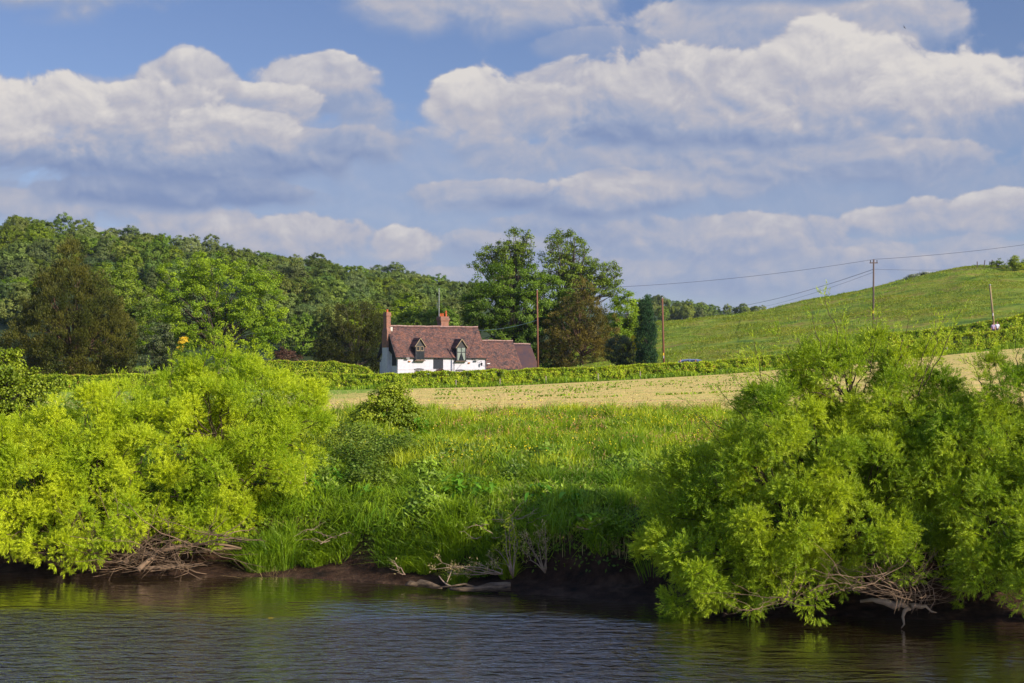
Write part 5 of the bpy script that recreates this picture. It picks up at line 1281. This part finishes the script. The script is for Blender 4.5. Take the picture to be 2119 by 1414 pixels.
b_ = np.stack([bx, by, bz], -1); m1 = b_ + out_ * .35 + np.stack([0 * hh_, 0 * hh_, hh_ * .62], -1); t1 = b_ + out_ * 1.25 + np.stack([0 * hh_, 0 * hh_, hh_ * .88], -1)
fa = rt.uniform(0, 6.283, n); sd = np.stack([np.cos(fa), np.sin(fa), 0 * fa], -1) * .009; i_ = np.arange(n)[:, None] * 5
tag(obj('tussocks', np.stack([b_ - sd, b_ + sd, m1 + sd, m1 - sd, t1], 1).reshape(-1, 3), i_ + np.array([[0, 1, 2, 3]]), i_ + np.array([[3, 2, 4]]), GRASS_D), 'arching grass tussocks over the bank and meadow', 'grass', kind='stuff')
x, y, px = scatter(r, 42000, -150, 2250, 29, 40, 1.0); z_ = Hxy(x, y); k = (z_ > 1.0) & (z_ < 1.7) & clumpy(r, x, y, 1.0, .36); x, y = x[k], y[k]
tag(stuff_grass('drooping_grass', r, x, y, .62 * r.uniform(.3, 1.3, len(x)) * (.35 + 1.1 * vnoise(x * 1.7, 0 * x)), np.full(len(x), .016), GRASS_D, .45, front=1.0), 'long grass hanging forward over the brink of the bank', 'grass')
def mound(x, y): return .95 * np.clip(vnoise(x * .95 + 7, y * .8) * .7 + vnoise(x * 2.3, y * 2.1 + 9) * .3 - .36, 0, 1)


WEED = leaf_mat('broad_weed_leaf', (0.07, 0.14, 0.006), (0.26, 0.38, 0.014), 0.33, var=0.3, nscale=0.9, gloss=0.03)
x, y, px = scatter(r, 190000, -100, 1700, 29.5, 45, 1.0); z_ = Hxy(x, y); M = mound(x, y); k = (z_ > .30 + .75 * vnoise(x * 1.1, 3 + 0 * x)) & (z_ < 2.62 - .25 * vnoise(x, y)) & (M > .05) & (r.random(len(x)) < .9); x, y, z_, M = x[k], y[k], z_[k], M[k]; n = len(x)
gx = (mound(x + .1, y) - mound(x - .1, y)) / .2; gy = (mound(x, y + .1) - mound(x, y - .1)) / .2
nr = unit(np.stack([-gx, -gy - .45, np.ones(n)], -1) + rdir(r, n) * .75); c = np.stack([x, y - .25 * M, z_ + .12 + M * r.random(n) ** .35], -1)
d = unit(np.cross(nr, rdir(r, n)) + (0, -.25, -.1)); V_, Q = leaf_quads(c, d, nr, r.uniform(.07, .17, n), r.uniform(.04, .085, n))
tag(obj('weed_mounds', V_, Q, None, WEED), 'mounds of mixed leafy weeds tumbling over the bank', 'weeds', kind='stuff')
# leafy low cover on the bank face, and pale roots hanging from the brink
x, y, px = scatter(r, 90000, -150, 2300, 28, 41, 1.0); z_ = Hxy(x, y); k = (z_ > .35) & (z_ < 2.6) & clumpy(r, x, y, .7, .36); x, y = x[k], y[k]; n = len(x)
c = np.stack([x, y, Hxy(x, y) + r.uniform(.02, .38, n)], -1); V_, Q = leaf_quads(c, unit(rdir(r, n) + (0, -.3, .0)), unit(rdir(r, n) * .7 + (0, -.5, .7)), r.uniform(.06, .13, n), .06)
tag(obj('bank_weeds', V_, Q, None, NETTLE), 'low leafy weeds covering the steep face of the bank', 'weeds', kind='stuff')
x, y, px = scatter(r, 60000, 560, 1300, 29, 40, 1.0); z_ = Hxy(x, y); k = (z_ > 1.0) & (z_ < 1.5) & clumpy(r, x, y, 1.6, .66); x, y, z_ = x[k], y[k], z_[k]; n = len(x)
V_, Q, T = grass_blades(r, x, y - .15, z_, np.full(n, -.45) * r.uniform(.4, 1.2, n), np.full(n, .012), .12, .2)
tag(obj('hanging_roots', V_, Q, T, STRAW), 'pale dead roots and grass hanging from the brink of the bank', 'roots', kind='stuff')
# verge in front of the hedge, hill tussocks, stubble tufts
x, y, px = scatter(r, 16000, -100, 2300, 163.0, 165.6); stuff_grass('verge_grass', r, x, y, .5 * r.uniform(.4, 1.3, len(x)) * (.4 + 1.2 * vnoise(x * .4, y * 0)), np.full(len(x), .07), GRASS_D, .4)
tag(bpy.data.objects['verge_grass'], 'green grass along the foot of the long hedge', 'grass')
x, y, px = scatter(r, 170000, 1150, 2350, 176, 304, .8); k = clumpy(r, x, y, .16, .38); x, y = x[k], y[k]
tag(stuff_grass('hill_grass', r, x, y, .30 * r.uniform(.4, 1.2, len(x)) * (.4 + vnoise(x * .12, y * .12)), np.full(len(x), .075), GRASS_H, .7), 'rough grass on the hillside', 'grass')
x, y, px = scatter(r, 26000, 1150, 2350, 176, 304, .8); k = clumpy(r, x, y, .22, .68); x, y = x[k], y[k]
tag(stuff_grass('hill_tussocks', r, x, y, .42 * r.uniform(.4, 1.3, len(x)), np.full(len(x), .10), GRASS_D, .8), 'darker green tussocks on the hillside', 'grass')
x, y, px = scatter(r, 22000, -100, 2300, 57, 162, 1.4); stuff_grass('cut_grass', r, x, y, .07 * r.uniform(.4, 1.6, len(x)), np.full(len(x), .05), STRAW, 1.4, 0)
tag(bpy.data.objects['cut_grass'], 'cut dry grass lying on the mown field', 'mown grass')


# darker leafy weeds in patches through the meadow
x, y, px = scatter(r, 60000, -100, 2300, 37, 55, .9); k = clumpy(r, x, y * .6, .75, .66); x, y = x[k], y[k]; n = len(x)
c = np.stack([x, y, Hxy(x, y) + r.uniform(.05, .50, n)], -1); V_, Q = leaf_quads(c, unit(rdir(r, n) + (0, -.2, .1)), unit(rdir(r, n) * .7 + (0, -.4, .8)), r.uniform(.07, .14, n), .055)
tag(obj('meadow_weeds', V_, Q, None, NETTLE), 'patches of darker leafy weeds in the meadow grass', 'weeds', kind='stuff')
# lumps of cut grass left in lines on the mown field
x, y, px = scatter(r, 24000, 900, 1560, 90, 150, 1.0); ln = (y - .28 * x) / 7.5 + fbm(x * .05, y * .05) * .5; k = (np.abs(ln - np.round(ln)) < .045) & clumpy(r, x, y, .35, .50); x, y = x[k], y[k]
tag(stuff_grass('grass_lumps', r, x, y, .16 * r.uniform(.5, 1.5, len(x)), np.full(len(x), .12), GRASS_D, 1.2, 0), 'lines of dark green cut grass lying on the mown field', 'mown grass')


# buttercups and sorrel
def flowers(name, label, n, px0, px1, d0, d1, sc_, thr, hh_, s_, mat, seed, per=1):
    r = np.random.default_rng(seed); x, y, px = scatter(r, n, px0, px1, d0, d1); k = clumpy(r, x, y, sc_, thr); x, y = x[k], y[k]; m_ = len(x)
    z = Hxy(x, y) + hh_ * r.uniform(.7, 1.15, m_); V_ = []; Q_ = []; nv = 0
    for j in range(per):
        c = np.stack([x, y, z], -1) + r.normal(size=(m_, 3)) * (.012, .012, .05 if per > 1 else .01); v, q = leaf_quads(c, rdir(r, m_), rdir(r, m_) * .5 + np.array((0, -.5, .6)), s_ * r.uniform(.7, 1.3, m_), s_); V_.append(v); Q_.append(q + nv); nv += len(v)
    tag(obj(name, np.concatenate(V_), np.concatenate(Q_), None, mat), label, 'flowers', kind='stuff')


flowers('buttercups', 'yellow buttercups scattered through the meadow grass', 1500, 900, 1500, 38, 52, .45, .56, .62, .028, BUTTER, 81, 2)
flowers('sparse_buttercups', 'a few yellow flowers along the top of the bank', 260, 650, 1450, 38, 57, 1.3, .45, .62, .036, BUTTER, 82, 2)
flowers('sorrel', 'rusty red sorrel seed heads in the meadow grass', 2600, 900, 1500, 38, 55, .5, .60, .62, .034, SORREL, 83, 5)

# nettle bed
r = np.random.default_rng(91); x, y, px = scatter(r, 6000, 570, 900, 36.8, 43.8); cxn = ((px - 735) / 140) ** 2 + ((y - 40.5) / 3.6) ** 2 + (vnoise(x * .9, y * .6) - .5) * 1.3; k = cxn < .9; x, y = x[k], y[k]; n = len(x)
hN = .62 * r.uniform(.5, 1.3, n) * (.45 + .9 * vnoise(x * 1.3, y * 1.1)); m_ = 9; fr = np.linspace(.2, 1, m_)[None, :]; z0 = Hxy(x, y)
c = np.stack([np.repeat(x, m_), np.repeat(y, m_), (z0[:, None] + hN[:, None] * fr).ravel()], -1); nn = len(c); ph = r.uniform(0, 6.28, nn)
d = unit(np.stack([np.cos(ph), np.sin(ph), np.full(nn, .1)], -1)); V_, Q = leaf_quads(c, d, np.array((0, -.3, .8)) + rdir(r, nn) * .8, r.uniform(.06, .11, nn), .06)
tag(obj('nettle_bed', V_, Q, None, NETTLE), 'bed of dull green nettles on the bank below the round bush', 'nettles', kind='stuff')


def broad_leaf(mb, a_, d, L_, w, droop, n=5):
    t = np.linspace(0, 1, n); d = np.array(d, float); s_ = np.cross(d, (0, 0, 1.0)); s_ = s_ / (np.linalg.norm(s_) + 1e-6)
    v = []
    for k in range(n):
        c = np.array(a_) + d * L_ * t[k] + np.array((0, 0, -droop * L_ * t[k] ** 2)); ww = w * math.sin(math.pi * min(1, .12 + t[k] * .86)) ** .8
        v += [c - s_ * ww + (0, 0, .15 * ww), c + (0, 0, -.1 * ww), c + s_ * ww + (0, 0, .15 * ww)]
    Q = []
    for k in range(n - 1): Q += [(3 * k, 3 * k + 1, 3 * k + 4, 3 * k + 3), (3 * k + 1, 3 * k + 2, 3 * k + 5, 3 * k + 4)]
    mb.add(v, Q)


def dock(label, px, D, nl, L_, h, seed):
    r = np.random.default_rng(seed); x = (px - CX) / F * D; z = float(Hxy(x, D)); root = empty('dock_plant', (x, D, z), 0, label, 'dock plant', 'broad leaved docks on the bank')
    mb = MB()
    for k in range(nl):
        ph = k * 2.4 + r.normal() * .3; hh_ = .22 + h * r.random() ** .7; el = r.uniform(.15, .9)
        broad_leaf(mb, (r.normal() * .12, r.normal() * .10, hh_ + .05), (math.cos(ph) * math.cos(el), math.sin(ph) * math.cos(el) - .25, math.sin(el)), L_ * r.uniform(.6, 1.25), L_ * .17 * r.uniform(.8, 1.3), r.uniform(.3, .9))
    mb.build('leaves', DOCK, root, True)
    sb = MB()
    for k in range(3): sb.tube([(r.normal() * .05, r.normal() * .05, 0), (r.normal() * .1, r.normal() * .1, h + .12)], [.012, .006], 5)
    sb.build('stem', GRASS_D, root)


for k, (lb, px, D, nl, L_, h) in enumerate((
        ('dock plant with big sunlit leaves on the brink above the dead weeds', 1005, 35.2, 26, .34, .45), ('broad dock clump left of the driest fallen twigs', 945, 35.6, 30, .36, .55),
        ('dock plant beside the willow bush at the right of the bank', 1190, 33.6, 22, .34, .35), ('drooping dock low on the shaded bank at right', 1215, 32.9, 18, .30, .10),
        ('dock clump left of the nettle bed by the yellow willow', 640, 37.0, 20, .34, .40), ('dock plant above the left grass tuft', 690, 37.6, 20, .30, .40),
        ('tall dock beside the round bush', 875, 45.0, 20, .34, .60), ('small dock just below the round bush', 800, 46.5, 16, .30, .55), ('dock among buttercups in mid meadow', 1130, 38.8, 14, .28, .35),
        ('dock clump on the brink right of centre', 1120, 34.6, 18, .30, .30), ('dock on the lip of the bank between the two grass tufts', 760, 36.4, 16, .28, .35))):
    dock(lb, px, D, nl, L_, h, 200 + k)


def tuft(label, px, D, n, h, rad, mat, seed, lean=.5, zoff=0.0, low=None):
    r = np.random.default_rng(seed); x0 = (px - CX) / F * D; z0 = float(Hxy(x0, D)) + zoff
    th = r.uniform(0, 6.28, n); q = r.random(n) ** .6 * rad; x = q * np.cos(th); y = q * np.sin(th); V_, Q, T = grass_blades(r, x, y, Hxy(x + x0, y + D) - z0 - .02 if zoff == 0 else np.zeros(n), h * r.uniform(.45, 1.1, n), np.full(n, .018), lean)
    o = obj('grass_tuft', V_, Q, T, mat); o.location = (x0, D, z0); tag(o, label, 'grass tuft', 'tall grass tufts on the bank')
    if low is not None:
        n2 = n // 3; th = r.uniform(0, 6.28, n2); q = r.random(n2) ** .6 * rad * .7; V_, Q, T = grass_blades(r, q * np.cos(th), q * np.sin(th) - .25, np.full(n2, -low), low * r.uniform(.7, 1.3, n2), np.full(n2, .016), .5)
        obj('dry_stems', V_, Q, T, STRAW, o)


tuft('tall grass tuft at the right foot of the yellow willow', 578, 35.3, 1500, 1.0, .50, GRASS_D, 301, .45, low=.9)
tuft('arching grass tuft left of the bare earth hollow', 540, 35.0, 700, .8, .35, GRASS_D, 302, .8)
tuft('bright grass tuft above the driftwood log', 945, 34.1, 1700, .85, .50, GRASS_D, 303, .55)
tuft('small grass tuft growing beside the driftwood log', 948, 32.9, 500, .40, .22, GRASS, 304, .7)
tuft('drooping grass tuft on the lip of the bare earth hollow', 720, 35.4, 1200, .6, .5, GRASS_D, 305, .9)
tuft('grass tuft between the two dead weeds', 1052, 33.0, 500, .5, .2, GRASS, 306, .7)
tuft('shaded grass tuft below the brink right of centre', 1140, 33.4, 1200, .6, .5, GRASS_D, 307, .9)


for k, (lb, px, D, n, h, rad) in enumerate((('drooping grass tuft at the left end of the bare earth hollow', 655, 35.3, 900, .55, .40), ('small grass tuft hanging in the middle of the bare earth face', 800, 34.7, 700, .45, .30),
        ('grass tuft hanging over the earth just left of the short log', 850, 34.3, 1000, .55, .40), ('dark grass tuft low on the bank above the short log', 890, 34.0, 900, .50, .35),
        ('grass tuft low on the shaded bank left of the right willow', 1250, 32.6, 900, .50, .40), ('grass tuft between the log and the shaded earth', 1000, 33.4, 700, .5, .3))):
    tuft(lb, px, D, n, h, rad, GRASS_D, 320 + k, 1.0)


# dead weeds, twigs and logs
def weed(label, base_px, D, tips, seed, base_py=None, fuzz=30, leafy=False):
    r = np.random.default_rng(seed); b_ = P(*base_px, D); mb = MB()
    V_ = []; Q_ = []; nv = 0
    for (tx, ty) in tips:
        t = P(tx, ty, D + r.normal() * .15); pl = bez(b_, t, r.normal(size=3) * .08, 7, r, .015); mb.tube(pl, np.linspace(.016, .006, 7), 5)
        for q in range(7):
            i = r.integers(3, 7); c = pl[i] + unit(unit(t - b_) + rdir(r, 1)[0] * .8) * r.uniform(.08, .25); mb.tube([pl[i], c], [.006, .003], 3)
            m_ = fuzz // 5; pp = c + r.normal(size=(m_, 3)) * .035; v, q_ = leaf_quads(pp, unit(rdir(r, m_) + (0, 0, .5)), rdir(r, m_), r.uniform(.03, .08, m_), .018); V_.append(v); Q_.append(q_ + nv); nv += len(v)
    root = empty('dead_weed', b_, 0, label, 'dead weed', 'dead weeds on the shore'); o = mb.build('stems', TWIG, root, True); o.location = [-c for c in b_]
    obj('seed_heads', np.concatenate(V_) - b_, np.concatenate(Q_), None, GRASS if leafy else STRAW, root)['kind'] = 'stuff'


weed('pale dead weed standing right of the log', (1128, 1186), 32.4, [(1128, 1090), (1090, 1100), (1080, 1135), (1118, 1105), (1125, 1130), (1098, 1120)], 401, fuzz=45)
weed('greenish dead weed standing just above the log end', (1062, 1196), 32.3, [(1045, 1095), (1055, 1085), (1065, 1100), (1030, 1140), (1070, 1125), (1060, 1070)], 402, fuzz=60, leafy=True)
weed('fallen dead weed lying above the log', (1040, 1188), 32.3, [(935, 1175), (900, 1178), (925, 1185), (915, 1165), (990, 1165), (1012, 1150)], 403, fuzz=60)
weed('thin bent twig rising from the mud left of the log', (838, 1190), 33.0, [(815, 1163), (820, 1170)], 404, fuzz=6)


def twigs(label, pts, D, seed, n, Ls, cat='twigs', r0=.010):
    r = np.random.default_rng(seed); mb = brush(r, pts, D, n, 1, Ls, r0, .3); o = P(*pts[0], D); ob = mb.build('dead_twigs', TWIG, None, True, origin=o); tag(ob, label, cat, 'bundles of dead twigs on the bank')


twigs('thin dead twigs sticking out of the brink above the dead weeds', [(1050, 1078), (1030, 1085), (1070, 1082), (1010, 1110)], 33.0, 411, 14, (.4, 1.0))
twigs('dead twigs caught in the dock at the right of the bank', [(1225, 1078), (1240, 1088), (1215, 1090)], 33.0, 412, 16, (.3, .7))
twigs('dead twigs at the edge of the yellow willow above the hollow', [(610, 990), (620, 1010), (600, 1000)], 36.0, 413, 10, (.3, .8))
twigs('bare twigs in the earth hollow left of the log', [(660, 1120), (690, 1110), (640, 1100)], 34.8, 414, 10, (.3, .6))
twigs('reddish bare twigs inside the yellow willow', [(455, 985), (475, 1000), (440, 970)], 35.6, 415, 22, (.4, .9))
LOG = solid('driftwood_bark', (.17, .115, .065), .9, (.03, .02, .012), 7, 1.0, stretch=(.5, 2, 2.5))
o3 = P(900, 1216, 32.1)
mb = MB(); mb.tube([P(838, 1211, 32.3), P(850, 1207, 32.3), P(862, 1210, 32.3), P(870, 1206, 32.3), P(885, 1209, 32.2), P(900, 1214, 32.1), P(915, 1217, 32.0)], [.02, .07, .06, .08, .075, .06, .02], 10)
tag(mb.build('driftwood_log', LOG, None, True, origin=P(870, 1214, 32.2)), 'short knobbly driftwood log, the left one at the waterline', 'log', 'driftwood logs at the waterline')
mb = MB(); mb.tube([P(930, 1219, 31.9), P(960, 1220, 31.9), P(985, 1219, 31.9), P(1010, 1217, 31.9), P(1035, 1215, 31.9), P(1056, 1214, 31.9)], [.03, .055, .06, .075, .11, .10], 10)
mb.tube([P(985, 1217, 31.9), P(1015, 1209, 31.9), P(1045, 1209, 31.9), P(1057, 1210, 31.9)], [.03, .04, .055, .05], 8); mb.tube([P(905, 1215, 32), P(930, 1214, 32), P(962, 1209, 32), P(985, 1216, 32)], [.012, .02, .025, .03], 7)
tag(mb.build('driftwood_log', LOG, None, True, origin=P(1000, 1222, 31.9)), 'longer split driftwood log with a curved branch, the right one at the waterline', 'log', 'driftwood logs at the waterline')
mb = MB(); mb.tube(bez(P(935, 1214, 32), P(908, 1192, 32.3), np.array((0, 0, -.1)), 6), np.linspace(.025, .012, 6), 6); mb.tube(bez(P(925, 1205, 32.1), P(937, 1175, 32.4), np.array((0, 0, 0)), 5), np.linspace(.015, .008, 5), 5)
tag(mb.build('driftwood_stick', TWIG, None, True, origin=P(930, 1214, 32)), 'forked stick rising behind the longer log', 'stick')
q = P(556, 1280, 10); D = CAMZ * F / (1280 - 765); x = (556 - CX) / F * D
mb = MB(); broad_leaf(mb, (0, 0, .012), (1, .1, 0), .12, .03, 0); o = mb.build('floating_leaf', GOLD); o.location = (x, D, .012); tag(o, 'small yellow leaf floating on the river', 'leaf')

# ------------------------------------------------------------------ air
m_, g = mat_new('haze_air')
pv = g.n('ShaderNodeVolumePrincipled'); pv.inputs['Color'].default_value = (0.80, 0.88, 1.0, 1); pv.inputs['Density'].default_value = 0.00005; pv.inputs['Anisotropy'].default_value = 0.2
o = g.n('ShaderNodeOutputMaterial'); g.put(o.inputs['Volume'], pv.outputs[0])
hz_ = MB().box(-15000, 15000, -70, 4050, -9, 125).build('haze', m_); tag(hz_, 'thin summer haze', 'haze', kind='stuff')
